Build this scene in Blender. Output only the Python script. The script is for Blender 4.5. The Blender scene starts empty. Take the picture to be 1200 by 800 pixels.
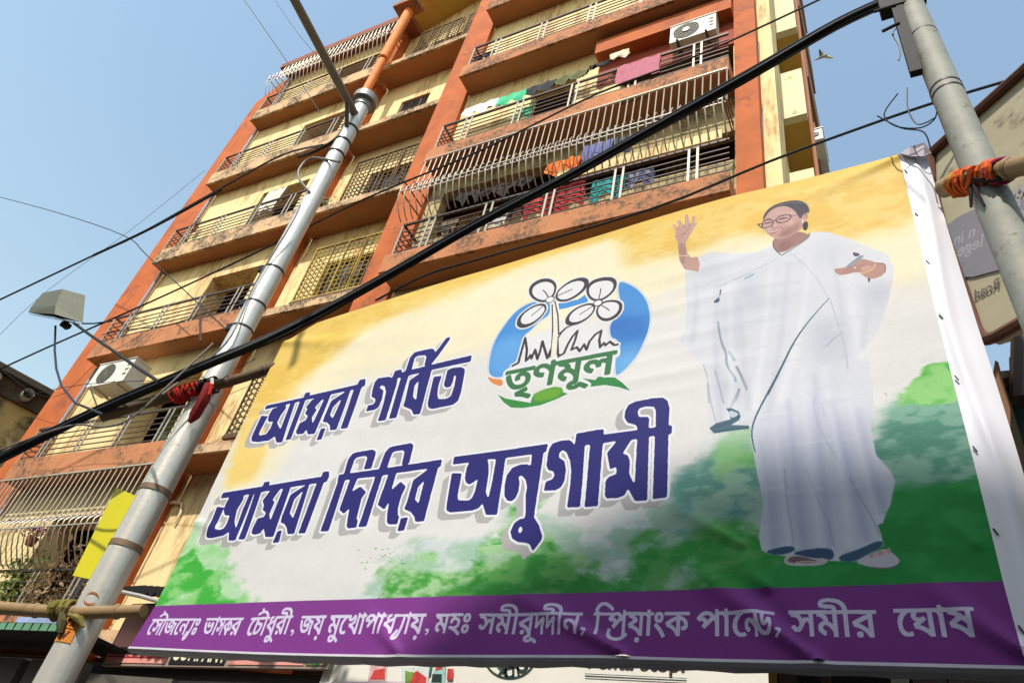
import bpy, bmesh, math, random
import numpy as np
from mathutils import Vector
random.seed(7)
# ============================ CAMERA, SKY, SUN, EXPOSURE ============================
scn = bpy.context.scene
PITCH, ROLL, YAW, F, BY = 0.67211488, -0.22918269, -0.59218382, 870.0, -0.05305671
FWD = np.array([math.sin(YAW) * math.cos(PITCH), math.cos(YAW) * math.cos(PITCH), math.sin(PITCH)])
_r = np.array([math.cos(YAW), -math.sin(YAW), 0.0]); _d = np.cross(FWD, _r)
RIGHT = math.cos(ROLL) * _r + math.sin(ROLL) * _d; DOWN = -math.sin(ROLL) * _r + math.cos(ROLL) * _d
CU = np.array([0.0, 0.0, 1.6])            # eye, 1.6 m above the road
cam = bpy.data.cameras.new('camera'); camo = bpy.data.objects.new('camera', cam); scn.collection.objects.link(camo)
from mathutils import Matrix
camo.matrix_world = Matrix([[RIGHT[i], -DOWN[i], -FWD[i], CU[i]] for i in range(3)] + [[0, 0, 0, 1]])
cam.sensor_width = 36; cam.lens = F / 1200 * 36; cam.clip_start = .05; cam.clip_end = 6000; scn.camera = camo
SUN_E, SUN_A = math.radians(50), math.radians(3)      # elevation; azimuth to the right of straight behind the camera
SDIR = np.array([math.sin(SUN_A) * math.cos(SUN_E), -math.cos(SUN_A) * math.cos(SUN_E), math.sin(SUN_E)])
w = bpy.data.worlds.new('World'); scn.world = w; w.use_nodes = True
nt = w.node_tree; nt.nodes.clear(); sky = nt.nodes.new('ShaderNodeTexSky'); bg = nt.nodes.new('ShaderNodeBackground'); wo = nt.nodes.new('ShaderNodeOutputWorld')
sky.sky_type = 'NISHITA'; sky.sun_disc = False; sky.sun_elevation = SUN_E; sky.sun_rotation = math.atan2(SDIR[0], SDIR[1]); sky.air_density = 2.3; sky.dust_density = 1.5; sky.ozone_density = 1.3
bg.inputs['Strength'].default_value = .15; nt.links.new(sky.outputs[0], bg.inputs[0]); nt.links.new(bg.outputs[0], wo.inputs[0])
sl = bpy.data.lights.new('sun', 'SUN'); sl.energy = 3.5; sl.angle = math.radians(1.0); sl.color = (1, .95, .87); so = bpy.data.objects.new('sun', sl); scn.collection.objects.link(so)
so.rotation_mode = 'QUATERNION'; so.rotation_quaternion = Vector(SDIR).to_track_quat('Z', 'Y'); so.location = (0, 0, 60)
scn.view_settings.view_transform = 'Standard'; scn.view_settings.look = 'None'; scn.view_settings.exposure = .46; scn.view_settings.gamma = 1
# ============================ HELPERS ============================
# The street was measured in half-metre units round the eye: W() turns them into metres.
def W(p): p = np.asarray(p, float); return CU + .5 * (p - CU)
def ray(px, py): return RIGHT * (px - 600) / F + DOWN * (py - 400) / F + FWD
def at(px, py, y): v = ray(px, py); return CU + v * (y / v[1])            # point on the facade-parallel plane y
BD = 8.0
def ban_u(px, py, d=None):                                                # point on the (slightly turned) banner plane
    n = np.array([math.sin(BY), -math.cos(BY), 0.0]); v = ray(px, py); return CU + v * ((BD if d is None else d) * (-math.cos(BY)) / (n @ v))
COL = scn.collection; MATS = {}
def tag(o, label=None, cat=None, group=None, kind=None):
    for k, v in (('label', label), ('category', cat), ('group', group), ('kind', kind)):
        if v: o[k] = v
    return o
ROOT = {}
def thing(name, label, cat, loc, group=None):
    o = bpy.data.objects.new(name, None); COL.objects.link(o); l = W(loc); o.location = l; ROOT[o.name] = l; o.empty_display_size = .2
    return tag(o, label, cat, group)
def root_loc(o):
    while o.parent: o = o.parent
    return ROOT[o.name]
class MB:
    def __init__(s): s.v, s.f, s.uv = [], [], None
    def add(s, v, f): n = len(s.v); s.v += [tuple(p) for p in v]; s.f += [tuple(i + n for i in q) for q in f]; return s
    def box(s, x0, x1, y0, y1, z0, z1): return s.add([(x0, y0, z0), (x1, y0, z0), (x1, y1, z0), (x0, y1, z0), (x0, y0, z1), (x1, y0, z1), (x1, y1, z1), (x0, y1, z1)], [(0, 3, 2, 1), (4, 5, 6, 7), (0, 1, 5, 4), (1, 2, 6, 5), (2, 3, 7, 6), (3, 0, 4, 7)])
    def obox(s, c, ax, ay, az):          # centre and three half-axis vectors
        c, ax, ay, az = map(lambda q: np.asarray(q, float), (c, ax, ay, az))
        return s.add([c + ax * i + ay * j + az * k for k in (-1, 1) for i, j in ((-1, -1), (1, -1), (1, 1), (-1, 1))], [(0, 3, 2, 1), (4, 5, 6, 7), (0, 1, 5, 4), (1, 2, 6, 5), (2, 3, 7, 6), (3, 0, 4, 7)])
    def tube(s, pts, r, n=8, caps=True):
        pts = [np.asarray(p, float) for p in pts]; rs = r if hasattr(r, '__len__') else [r] * len(pts); V, Fc = [], []
        t = pts[1] - pts[0]; t /= np.linalg.norm(t); a = np.cross(t, (0, 0, 1.)); a = a if np.linalg.norm(a) > .1 else np.cross(t, (1., 0, 0)); a /= np.linalg.norm(a)
        for i, p in enumerate(pts):
            t = pts[min(i + 1, len(pts) - 1)] - pts[max(i - 1, 0)]; t /= np.linalg.norm(t) + 1e-9; a = a - t * (a @ t); a /= np.linalg.norm(a); b = np.cross(t, a)
            V += [p + rs[i] * (math.cos(k * 2 * math.pi / n) * a + math.sin(k * 2 * math.pi / n) * b) for k in range(n)]
        for i in range(len(pts) - 1):
            for k in range(n): Fc.append((i * n + k, i * n + (k + 1) % n, (i + 1) * n + (k + 1) % n, (i + 1) * n + k))
        if caps: Fc += [tuple(range(n))[::-1], tuple((len(pts) - 1) * n + k for k in range(n))]
        return s.add(V, Fc)
    def disc(s, c, r, y, n=24, r0=0):
        V = [(c[0] + q * math.cos(k * 2 * math.pi / n), y, c[1] + q * math.sin(k * 2 * math.pi / n)) for q in ((r, r0) if r0 else (r,)) for k in range(n)]
        return s.add(V, [(k, (k + 1) % n, n + (k + 1) % n, n + k) for k in range(n)] if r0 else [tuple(range(n))])
    def prism(s, poly, off):             # polygon (3-D points) pushed along off
        n = len(poly); off = np.asarray(off, float); P = [np.asarray(p, float) for p in poly]
        return s.add(P + [p + off for p in P], [tuple(range(n))[::-1], tuple(range(n, 2 * n))] + [(i, (i + 1) % n, n + (i + 1) % n, n + i) for i in range(n)])
    def mesh(s, name, mat, org, smooth=False):
        me = bpy.data.meshes.new(name); me.from_pydata([tuple(W(p) - org) for p in s.v], [], s.f); me.materials.append(mat)
        bm = bmesh.new(); bm.from_mesh(me); bmesh.ops.recalc_face_normals(bm, faces=bm.faces); bm.to_mesh(me); bm.free()
        if smooth:
            me.polygons.foreach_set('use_smooth', [True] * len(me.polygons)); me.set_sharp_from_angle(angle=math.radians(40))
        return me
    def build(s, name, mat, parent=None, at_=None, smooth=False):
        org = root_loc(parent) if parent is not None else W(at_ if at_ is not None else np.array([np.mean([p[0] for p in s.v]), np.mean([p[1] for p in s.v]), min(p[2] for p in s.v)]))
        o = bpy.data.objects.new(name, s.mesh(name, mat, org, smooth)); COL.objects.link(o)
        if parent is not None: o.parent = parent
        else: o.location = org; ROOT[o.name] = org
        return o
def dup(src, parent, delta):             # a piece sharing its mesh, moved by delta (units)
    o = bpy.data.objects.new(src.name.split('.')[0], src.data); COL.objects.link(o); o.parent = parent
    o.location = Vector(np.array(src.location) + .5 * np.asarray(delta, float)); return o
def lin(c): return tuple(((v / 255) / 12.92 if v / 255 <= .04045 else ((v / 255 + .055) / 1.055) ** 2.4) for v in c[:3]) + (1,)
def mat(name, col, rough=.8, metal=0, var=.12, scale=3, stain=None, stain_col=(60, 52, 44), sc=1.6, bump=.25, bscale=18, spec=.35, streak=False, trans=0, col2=None):
    """plain colour broken up by noise, optional ragged stains, fine relief. col: sRGB of the thing itself"""
    if name in MATS: return MATS[name]
    m = bpy.data.materials.new(name); m.use_nodes = True; t = m.node_tree; N, L = t.nodes, t.links; b = N['Principled BSDF']
    b.inputs['Roughness'].default_value = rough; b.inputs['Metallic'].default_value = metal; b.inputs['Specular IOR Level'].default_value = spec
    tc = N.new('ShaderNodeTexCoord'); mp = N.new('ShaderNodeMapping'); L.new(tc.outputs['Object'], mp.inputs[0])
    if streak: mp.inputs['Scale'].default_value = (1, 1, .18)
    def noise(s_, det=6, rg=.6, src=None):
        n = N.new('ShaderNodeTexNoise'); n.inputs['Scale'].default_value = s_; n.inputs['Detail'].default_value = det; n.inputs['Roughness'].default_value = rg; L.new((src or mp).outputs[0], n.inputs['Vector']); return n
    n = noise(scale); r = N.new('ShaderNodeValToRGB'); c = lin(col); c2 = lin(col2) if col2 else None
    r.color_ramp.elements[0].position, r.color_ramp.elements[1].position = .3, .7
    r.color_ramp.elements[0].color = tuple(v * (1 - var) for v in c[:3]) + (1,); r.color_ramp.elements[1].color = c2 or tuple(min(1, v * (1 + var * .7)) for v in c[:3]) + (1,)
    L.new(n.outputs['Fac'], r.inputs[0]); out = r.outputs[0]
    if stain:
        n2 = noise(sc, 9, .72); r2 = N.new('ShaderNodeValToRGB'); r2.color_ramp.elements[0].position = 1 - stain; r2.color_ramp.elements[1].position = min(1, 1 - stain + .09)
        L.new(n2.outputs['Fac'], r2.inputs[0]); n3 = noise(sc * 9, 4); mu = N.new('ShaderNodeMath'); mu.operation = 'MULTIPLY'; L.new(r2.outputs[0], mu.inputs[0]); mr = N.new('ShaderNodeMapRange'); mr.inputs[1].default_value = .3; mr.inputs[2].default_value = .6; L.new(n3.outputs['Fac'], mr.inputs[0]); L.new(mr.outputs[0], mu.inputs[1])
        mx = N.new('ShaderNodeMix'); mx.data_type = 'RGBA'; L.new(mu.outputs[0], mx.inputs['Factor']); L.new(out, mx.inputs['A']); mx.inputs['B'].default_value = lin(stain_col); out = mx.outputs['Result']
    L.new(out, b.inputs['Base Color'])
    if bump:
        nb = noise(bscale, 5); bp = N.new('ShaderNodeBump'); bp.inputs['Strength'].default_value = bump; bp.inputs['Distance'].default_value = .01; L.new(nb.outputs['Fac'], bp.inputs['Height']); L.new(bp.outputs[0], b.inputs['Normal'])
    if trans: b.inputs['Transmission Weight'].default_value = trans
    MATS[name] = m; return m
ORANGE = mat('orange_paint', (180, 94, 44), .8, var=.2, scale=2.2, stain=.48, stain_col=(134, 74, 48), sc=1.2)
SLABEDGE = mat('slab_edge_paint', (190, 126, 84), .85, var=.22, scale=3, stain=.54, stain_col=(84, 70, 56), sc=1.5, bump=.5)
SOFFIT = mat('soffit_paint', (172, 116, 72), .8, var=.1, scale=1.5, stain=.33, stain_col=(124, 72, 44), sc=1)
CREAM = mat('cream_wall_paint', (234, 212, 156), .8, var=.1, scale=1.6, stain=.52, stain_col=(180, 146, 98), sc=1.6, streak=True)
CREAMW = mat('pale_parapet_paint', (226, 216, 176), .8, var=.06, scale=2, stain=.40, stain_col=(92, 84, 66), sc=3)
MUST = mat('mustard_paint', (206, 166, 78), .8, var=.1, scale=1.5)
DIRTY = mat('dirty_plaster', (178, 160, 118), .9, var=.3, scale=4, stain=.5, stain_col=(84, 74, 56), sc=3, bump=.8)
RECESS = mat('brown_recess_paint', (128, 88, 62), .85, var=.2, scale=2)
DOORW = mat('dark_wood', (72, 48, 36), .6, var=.25, scale=5, streak=True)
IRON = mat('painted_iron', (74, 66, 62), .5, .3, bump=.1, stain=.45, stain_col=(110, 64, 40), sc=9)
IRONRED = mat('red_brown_iron', (120, 66, 48), .55, .2, bump=.1)
GALV = mat('white_metal_bar', (176, 168, 154), .45, .3, var=.1, bump=.1)
BLACK = mat('black_cable_sheath', (13, 13, 14), .5, bump=.15, bscale=40, spec=.3)
GLASS = mat('dark_glass', (26, 28, 30), .12, var=.05, bump=0, spec=.6)
ROOFM = mat('roof_slab_paint', (150, 88, 66), .9, var=.2, stain=.45, sc=3)
def poly_mb(poly, off): return MB().prism(poly, off)
# ============================ GROUND ============================
g = MB().box(-6000, 6000, -6000, 6000, -1.7, -1.6); o = g.build('ground', mat('street_dust', (96, 94, 92), .95, scale=.6), at_=(0, 0, -1.6)); tag(o, kind='structure')
r_ = MB().box(-160, 160, -9.5, 8.6, -1.6, -1.575); tag(r_.build('road', mat('asphalt', (66, 66, 66), .9, scale=2, stain=.4, stain_col=(40, 40, 40)), at_=(0, 0, -1.6)), kind='structure')
r_ = MB().box(-160, 160, 8.6, 13.9, -1.6, -1.32); tag(r_.build('pavement', mat('paving_concrete', (138, 132, 122), .9), at_=(0, 10, -1.6)), kind='structure')
# ============================ APARTMENT BUILDING ============================
B = thing('apartment_building', 'tall cream apartment block with orange columns and stacked balconies behind the banner', 'building', (-17, 16, -1.6))
LV = [5.9, 12.15, 18.4, 24.55, 30.8, 36.95]; ROOF = 43.1
def part(name, m, *boxes, parent=None, smooth=False, mb=None):
    mb = mb or MB()
    for b in boxes: mb.box(*b)
    return mb.build(name, m, parent or B, smooth=smooth)
# columns
MB().prism([(-34.1, 14.72, -1.6), (-31.82, 14.72, -1.6), (-31.82, 14.72, 43.0), (-32.3, 14.72, 43.0), (-34.1, 14.72, 41.2)], (0, 9, 0)).build('column', ORANGE, B)
part('column', ORANGE, (-23.7, -22.6, 14.75, 15.6, -1.6, 43.0))
part('column', ORANGE, (-16.4, -14.87, 13.9, 15.6, -1.6, 45))
part('column', ORANGE, (-2.95, -2.2, 13.88, 15.6, -1.6, 45))
# body behind everything
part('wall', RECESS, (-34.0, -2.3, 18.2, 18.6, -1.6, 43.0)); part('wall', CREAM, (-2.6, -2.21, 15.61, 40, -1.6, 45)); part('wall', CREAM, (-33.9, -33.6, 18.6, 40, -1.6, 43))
part('roof', ROOFM, (-32.2, -21.9, 13.9, 40, 43.02, 43.5)); part('roof', MUST, (-21.85, -2.2, 14.9, 40, 45.01, 45.4))
part('roof_parapet', CREAM, (-33.4, -22.8, 15.4, 15.7, 43.5, 44.0))
mb = MB(); mb.prism([(-21.9, 13.4, 43.4), (-16.4, 13.4, 45.6), (-16.4, 13.4, 46.1), (-21.9, 13.4, 43.9)], (0, 2.2, 0)); mb.build('sloping_stair_roof', MUST, B)
SLAB2 = mat('faded_slab_paint', (206, 170, 130), .85, var=.2, scale=3, stain=.56, stain_col=(78, 68, 56), sc=1.7, bump=.5)
def slab(x0, x1, y0, y1, z0, z1, m=None):
    s_ = MB(); s_.box(x0, x1, y0, y0 + .12, z0, z1); o = s_.build('balcony_slab', m or SLABEDGE, B)
    MB().box(x0 + .01, x1 - .01, y0 + .122, y1, z0 + .015, z1 - .03).build('slab_soffit', SOFFIT, o)
    return o
def tbar(p, q, t, name, m, parent): return MB().obox((np.array(p) + q) / 2, ((q[0] - p[0]) / 2 or t, 0, 0), (0, (q[1] - p[1]) / 2 or t, 0), (0, 0, (q[2] - p[2]) / 2 or t)).build(name, m, parent)
def railing(x0, x1, yf, zb, h=1.5, posts=4, left=True, right=False, depth=.75, n=5, redend=True):
    z1 = zb + h; mb = MB().box(x0, x1, yf - .04, yf + .04, z1 - .045, z1 + .045)
    if left: mb.box(x0 - .03, x0 + .05, yf + .04, yf + depth, z1 - .04, z1 + .04)
    if right: mb.box(x1 - .05, x1 + .03, yf + .04, yf + depth, z1 - .04, z1 + .04)
    R = mb.build('railing', IRON, B); b0 = None
    for k in range(n):
        z = zb + .12 + (h - .25) * k / n
        if b0 is None: b0 = MB().box(x0 + .02, x1, yf - .018, yf + .018, z - .018, z + .018).build('bar', IRON, R); zz = z
        else: dup(b0, R, (0, 0, z - zz))
        if left:
            if k == 0: e0 = MB().box(x0 - .02, x0 + .02, yf + .02, yf + depth, z - .018, z + .018).build('end_bar', IRONRED if redend else IRON, R)
            else: dup(e0, R, (0, 0, z - zz))
    if left: MB().box(x0 - .03, x0 + .03, yf - .03, yf + .03, zb, z1 - .05).build('corner_post', GALV, R)
    p0 = None
    for k in range(posts):
        x = x0 + (x1 - x0) * (k + .55) / posts
        for dx in (-.13, .13):
            if p0 is None: p0 = MB().box(x + dx - .035, x + dx + .035, yf - .05, yf - .02, zb, z1 - .05).build('rail_post', GALV, R); px0 = x + dx
            else: dup(p0, R, (x + dx - px0, 0, 0))
    return R
def wall_with_openings(x0, x1, y0, y1, z0, z1, ops, m=CREAM, back=RECESS, yb=None):
    """wall box cut by openings (xa, xb, za, zb): built of piers and lintels that butt end to end"""
    mb = MB(); x = x0
    for (xa, xb, za, zb) in sorted(ops):
        if xa > x: mb.box(x, xa, y0, y1, z0, z1)
        if za > z0: mb.box(xa, xb, y0, y1, z0, za)
        if zb < z1: mb.box(xa, xb, y0, y1, zb, z1)
        x = xb
    if x < x1: mb.box(x, x1, y0, y1, z0, z1)
    return mb.build('wall', m, B)
def door(x0, x1, y, z0, z1, m=DOORW, leaves=2):
    D_ = MB().box(x0, x1, y, y + .15, z0, z1).build('door', m, B)
    for k in range(leaves):
        a, b = x0 + (x1 - x0) * k / leaves + .06, x0 + (x1 - x0) * (k + 1) / leaves - .06
        MB().box(a, b, y - .05, y - .003, z0 + .1, z0 + (z1 - z0) * .45).box(a, b, y - .05, y - .003, z0 + (z1 - z0) * .52, z1 - .1).build('door_panel', mat('door_panel_wood', (104, 70, 48), .6), D_)
    MB().box(x0 - .08, x1 + .08, y - .08, y - .052, z1, z1 + .1).build('door_head', DOORW, D_)
CURT = [(150, 60, 52), (96, 110, 132), (176, 158, 120), (110, 128, 96), (190, 180, 164), (120, 84, 110), (160, 120, 70)]; CN = [0]
def curtain(x0, x1, y, z0, z1):
    CN[0] += 1; mb = MB(); V_ = [(x0 + (x1 - x0) * k / 16, y + .09 * math.sin(k * 1.9 + CN[0]), z) for z in (z0, z1) for k in range(17)]; mb.add(V_, [(k, k + 1, 18 + k, 17 + k) for k in range(16)])
    mb.build('curtain', mat('curtain_%d' % (CN[0] % 7), CURT[CN[0] % 7], .9, var=.25, scale=5), B, smooth=True)
def window(x0, x1, y, z0, z1, bars=True, leaf=3):
    Wd = MB().box(x0, x1, y, y + .1, z0, z1).build('window', GLASS, B)
    fr = MB(); fr.box(x0, x1, y - .09, y - .004, z0, z0 + .09).box(x0, x1, y - .09, y - .004, z1 - .09, z1)
    for k in range(leaf + 1):
        x = x0 + (x1 - x0 - .09) * k / leaf; fr.box(x, x + .09, y - .088, y - .004, z0 + .09, z1 - .09)
    fr.build('window_frame', mat('window_frame_paint', (92, 76, 60), .6), Wd)
    if bars:
        gb = MB(); n = int((x1 - x0) / .16)
        for k in range(1, n): gb.box(x0 + (x1 - x0) * k / n - .014, x0 + (x1 - x0) * k / n + .014, y - .13, y - .102, z0, z1)
        for k in range(1, 5): gb.box(x0, x1, y - .10, y - .092, z0 + (z1 - z0) * k / 5 - .014, z0 + (z1 - z0) * k / 5 + .014)
        gb.build('window_bars', IRON, Wd)
    return Wd
# left bay: balconies, walls, recessed doors
for i, L in enumerate(LV):
    T = L + .95; top = (LV[i + 1] if i < 5 else 43.02)
    slab(-31.72, -22.36, 14.0, 14.84, L, T, SLAB2 if i >= 3 else None)
    hi = top - 1.35
    wall_with_openings(-31.82, -23.71, 14.85, 15.9, L, top - .002, [(-27.4, -24.2, T + .003, hi)] if i else [(-28.2, -24.2, T + .003, hi)])
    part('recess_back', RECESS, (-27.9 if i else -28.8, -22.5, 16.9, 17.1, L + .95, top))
    door(-26.6, -24.9, 16.7, T, hi - .5); window(-24.85, -24.0, 16.75, T + 1.1, hi - .5)
    curtain(-27.2, -26.75, 16.3, T, hi - .4); curtain(-24.95, -24.3, 15.95, T + .2, hi - .3)
    part('recess_floor', DIRTY, (-31.6, -22.5, 14.845, 17.3, T - .06, T - .012))
    railing(-31.6, -22.4, 14.06, T, 1.5, posts=4)
    MB().tube([(-31.68, 14.66, T), (-31.68, 14.66, top - .05)], .07, 8).build('drain_pipe', mat('grey_blue_pipe', (150, 158, 176), .5), B, smooth=True)
# stair bay
for i, L in enumerate(LV + [ROOF]):
    if i == 6: continue
    z = L + .2; top = (LV[i + 1] + .2 if i < 5 else 44.9)
    slab(-22.34, -16.42, 14.0, 15.28, z, z + .38, SLAB2)
    wall_with_openings(-22.59, -16.41, 15.3, 15.7, z, top - .002, [(-20.5, -17.9, z + 1.1, z + 4.1)] if i != 4 else [(-20.75, -18.9, 33.6, 35.2)])
    if i == 4: window(-20.75, -18.9, 15.5, 33.6, 35.2)
    else: window(-20.5, -17.9, 15.5, z + 1.1, z + 4.1, bars=False, leaf=4)
def cage(x0, x1, yw, d, z0, z1, nx=14, nz=12, m=None):
    m = m or mat('rusty_grille', (98, 76, 50), .7, .2, stain=.5, stain_col=(136, 108, 54))
    y = yw - d; fr = MB()
    for a, b in ((x0, x0 + .07), (x1 - .07, x1), ((x0 + x1) / 2 - .04, (x0 + x1) / 2 + .04), (x0 + (x1 - x0) * .28, x0 + (x1 - x0) * .28 + .06), (x0 + (x1 - x0) * .75, x0 + (x1 - x0) * .75 + .06)): fr.box(a, b, y - .03, y + .03, z0, z1)
    for z in (z0, z1): fr.box(x0, x1, y - .04, y + .04, z - .04, z + .04); 
    C_ = fr.build('window_cage', m, B); gb = MB()
    for k in range(1, nx): x = x0 + (x1 - x0) * k / nx; gb.box(x - .016, x + .016, y - .016, y + .016, z0, z1)
    for k in range(1, nz):
        z = z0 + (z1 - z0) * k / nz; gb.box(x0, x1, y + .017, y + .047, z - .018, z + .018)
        for x in (x0, x1): gb.box(x - .016, x + .016, y, yw, z - .018, z + .018)
    for k in range(1, 4): 
        for x in (x0, x1): gb.box(x - .016, x + .016, y + d * k / 4 - .016, y + d * k / 4 + .016, z0, z1)
    gb.build('grille_bars', m, C_)
    MB().box(x0 - .05, x1 + .05, y - .05, yw, z0 - .16, z0 - .05).build('cage_sill', mat('dark_sill', (92, 66, 48), .8), C_)
    return C_
cage(-20.75, -17.1, 15.3, .75, 25.75, 28.9); cage(-20.6, -17.0, 15.3, .75, 19.75, 22.8, m=mat('yellow_grille', (168, 142, 62), .7, .1, stain=.5, stain_col=(92, 74, 44))); cage(-20.9, -18.0, 15.3, .7, 38.2, 41.3); cage(-17.9, -16.6, 15.3, .5, 38.0, 41.8); cage(-20.6, -17.0, 15.3, .75, 13.4, 16.4)
dr = MB().tube([(-21.6, 13.6, 37.3), (-21.6, 13.6, 42.6)], .28, 18).build('round_column', mat('orange_drum_paint', (222, 132, 70), .7), B, smooth=True); MB().box(-22.4, -20.8, 13.0, 13.94, 42.62, 43.0).build('column_head', SLABEDGE, B)
MB().tube([(-21.6, 13.6, 33), (-21.6, 13.6, 37.1)], .22, 14).build('round_column', MATS['orange_drum_paint'], B, smooth=True)
# middle bay
for i, L in enumerate(LV):
    if i == 0: continue
    T = L + .85; top = (LV[i + 1] if i < 5 else 45.0)
    slab(-14.82, -2.96, 13.06, 14.08, L, T)
    part('recess_floor', DIRTY, (-14.8, -3.0, 14.095, 17.9, T - .06, T - .012))
    if i == 4: ops = [(-12.2, -8.6, T + .9, T + 2.5)]
    elif i == 3: ops = [(-11.3, -9.3, T + .003, top - 1.5), (-7.3, -3.02, T + .003, top - .9)]
    elif i == 2: ops = [(-14.2, -9.2, T + 1.7, top - .9), (-9.1, -3.02, T + 1.9, top - 1.9)]
    else: ops = [(-13.2, -10.2, T + .003, top - 1.4), (-8, -5, T + .003, top - 1.4)]
    wall_with_openings(-14.86, -2.96, 14.1, 14.5, L, top - .002, ops, m=DIRTY if i == 2 else CREAM)
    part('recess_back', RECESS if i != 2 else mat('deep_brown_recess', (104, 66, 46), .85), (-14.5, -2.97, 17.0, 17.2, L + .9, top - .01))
    for (xa, xb, za, zb) in ops:
        if i in (4,): window(xa, xb, 14.3, za, zb)
        elif i == 2: pass
        elif xb - xa < 3: door(xa + .2, xb - .1, 15.2, T, zb)
        else: door(xa + 1.2, xa + 3.0, 16.8, T, zb - .6)
    if i == 3: curtain(-7.2, -6.2, 15.6, T, top - 1.3); curtain(-4.2, -3.2, 16.2, T, top - 1.2)
    if i == 2:
        for xa, xb in ((-13.9, -13.0), (-11.4, -10.2), (-8.4, -7.6), (-5.6, -4.4)): curtain(xa, xb, 15.1, T + .3, top - 1.4)
    if i == 4: curtain(-12.0, -10.9, 14.26, T + 1, T + 2.4)
    if i != 2 or True: railing(-14.55, -2.97, 13.12, T, 1.55, posts=5, left=True, right=False, depth=.9)
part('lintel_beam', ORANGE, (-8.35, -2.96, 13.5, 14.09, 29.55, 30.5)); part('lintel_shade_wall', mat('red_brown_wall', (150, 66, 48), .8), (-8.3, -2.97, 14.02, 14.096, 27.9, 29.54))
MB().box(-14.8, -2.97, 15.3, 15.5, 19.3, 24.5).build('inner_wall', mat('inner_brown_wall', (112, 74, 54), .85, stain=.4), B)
MB().box(-9.2, -3.4, 14.0, 14.095, 22.3, 22.75).build('cream_ledge', CREAM, B)
# bulging window bars (belly grilles)
def belly(x0, x1, yf, z0, z1, n, m, out=.62, fz=.42, left=True):
    """bars run down from the slab above, swell outwards, and come back to the railing"""
    H = z1 - z0
    prof = [(0, z1), (-.02, z0 + H * (fz + .17)), (-.08, z0 + H * (fz + .04)), (-.30, z0 + H * fz), (-.52, z0 + H * (fz - .03)), (-out, z0 + H * (fz - .10)), (-out * .98, z0 + H * (fz - .20)), (-out * .72, z0 + H * (fz - .31)), (-out * .3, z0 + H * .03), (0, z0)]
    fr = MB(); fr.box(x0, x1, yf - .045, yf + .01, z1 - .06, z1); fr.box(x0, x1, yf - out - .02, yf - out + .02, z0 + H * (fz - .15) - .02, z0 + H * (fz - .15) + .02); fr.box(x0, x1, yf - .12, yf - .09, z0 + H * (fz + .02) - .02, z0 + H * (fz + .02) + .02)
    C_ = fr.build('bulging_window_grille', m, B); b0 = None
    for k in range(n):
        x = x0 + (x1 - x0) * k / (n - 1)
        if b0 is None: b0 = MB().tube([(x, yf + p[0], p[1]) for p in prof], .023, 5).build('bar', m, C_, smooth=True); xx = x
        else: dup(b0, C_, (x - xx, 0, 0))
    if left:
        for k in range(1, 4):
            z = z0 + H * (fz + .3 - .14 * k); o_ = out * (.1, .3, .9, .98)[k]
            for s_ in (x0, x1): MB().box(s_ - .02, s_ + .02, yf - o_, yf + .8, z - .018, z + .018).build('side_bar', IRONRED, C_)
    return C_
belly(-14.62, -3.0, 13.0, LV[2] + .85 + 1.6, LV[3] - .02, 46, GALV)
belly(-31.65, -22.4, 13.96, LV[0] + .95 + 1.55, LV[1] - .02, 31, GALV, out=.7, fz=.45)
belly(-31.65, -22.4, 13.96, LV[5] + .95 + 1.55, ROOF - .1, 31, GALV, out=.5, fz=.48)
# right flank: side balconies with pale parapets and mustard soffits
part('corner_strip', CREAM, (-2.19, -1.72, 14.3, 15.6, -1.6, 45)); part('flank_wall', CREAM, (-2.2, -1.95, 15.605, 24, -1.6, 45))
for k in range(-1, 5):
    zb = 19.95 + 6.15 * k - .0
    o = part('side_balcony', CREAMW, (-1.94, -1.02, 16.5, 16.8, zb, zb + 3.0)); MB().box(-1.94, -1.02, 16.805, 23.6, zb + .02, zb + .5).build('balcony_soffit', MUST, o)
    MB().box(-1.15, -1.02, 16.805, 23.6, zb + .505, zb + 2.98).build('side_parapet', CREAMW, o)
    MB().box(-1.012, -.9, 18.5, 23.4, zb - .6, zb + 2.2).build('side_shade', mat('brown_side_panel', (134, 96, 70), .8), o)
MB().tube([(-.95, 17.0, 0), (-.95, 17.0, 44)], .07, 8).build('drain_pipe', mat('rusty_pipe', (150, 96, 70), .6), B, smooth=True)
cr = MB(); 
for k in range(6): cr.tube([(-2.19 + random.uniform(-.02, .02), 14.28, 18 + k * 4.2), (-2.17, 14.27, 19.5 + k * 4.2)], .02, 5)
cr.build('wall_crack_cable', IRON, B)
# loose conduit arches on the side wall and wall-level details
MB().tube([at(205, 612, 15.2), at(212, 600, 15.2), at(213, 590, 15.2), at(205, 588, 15.2), at(196, 590, 15.2)], .05, 6).build('conduit', mat('cream_conduit', (222, 208, 168), .6), B, smooth=True)
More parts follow.
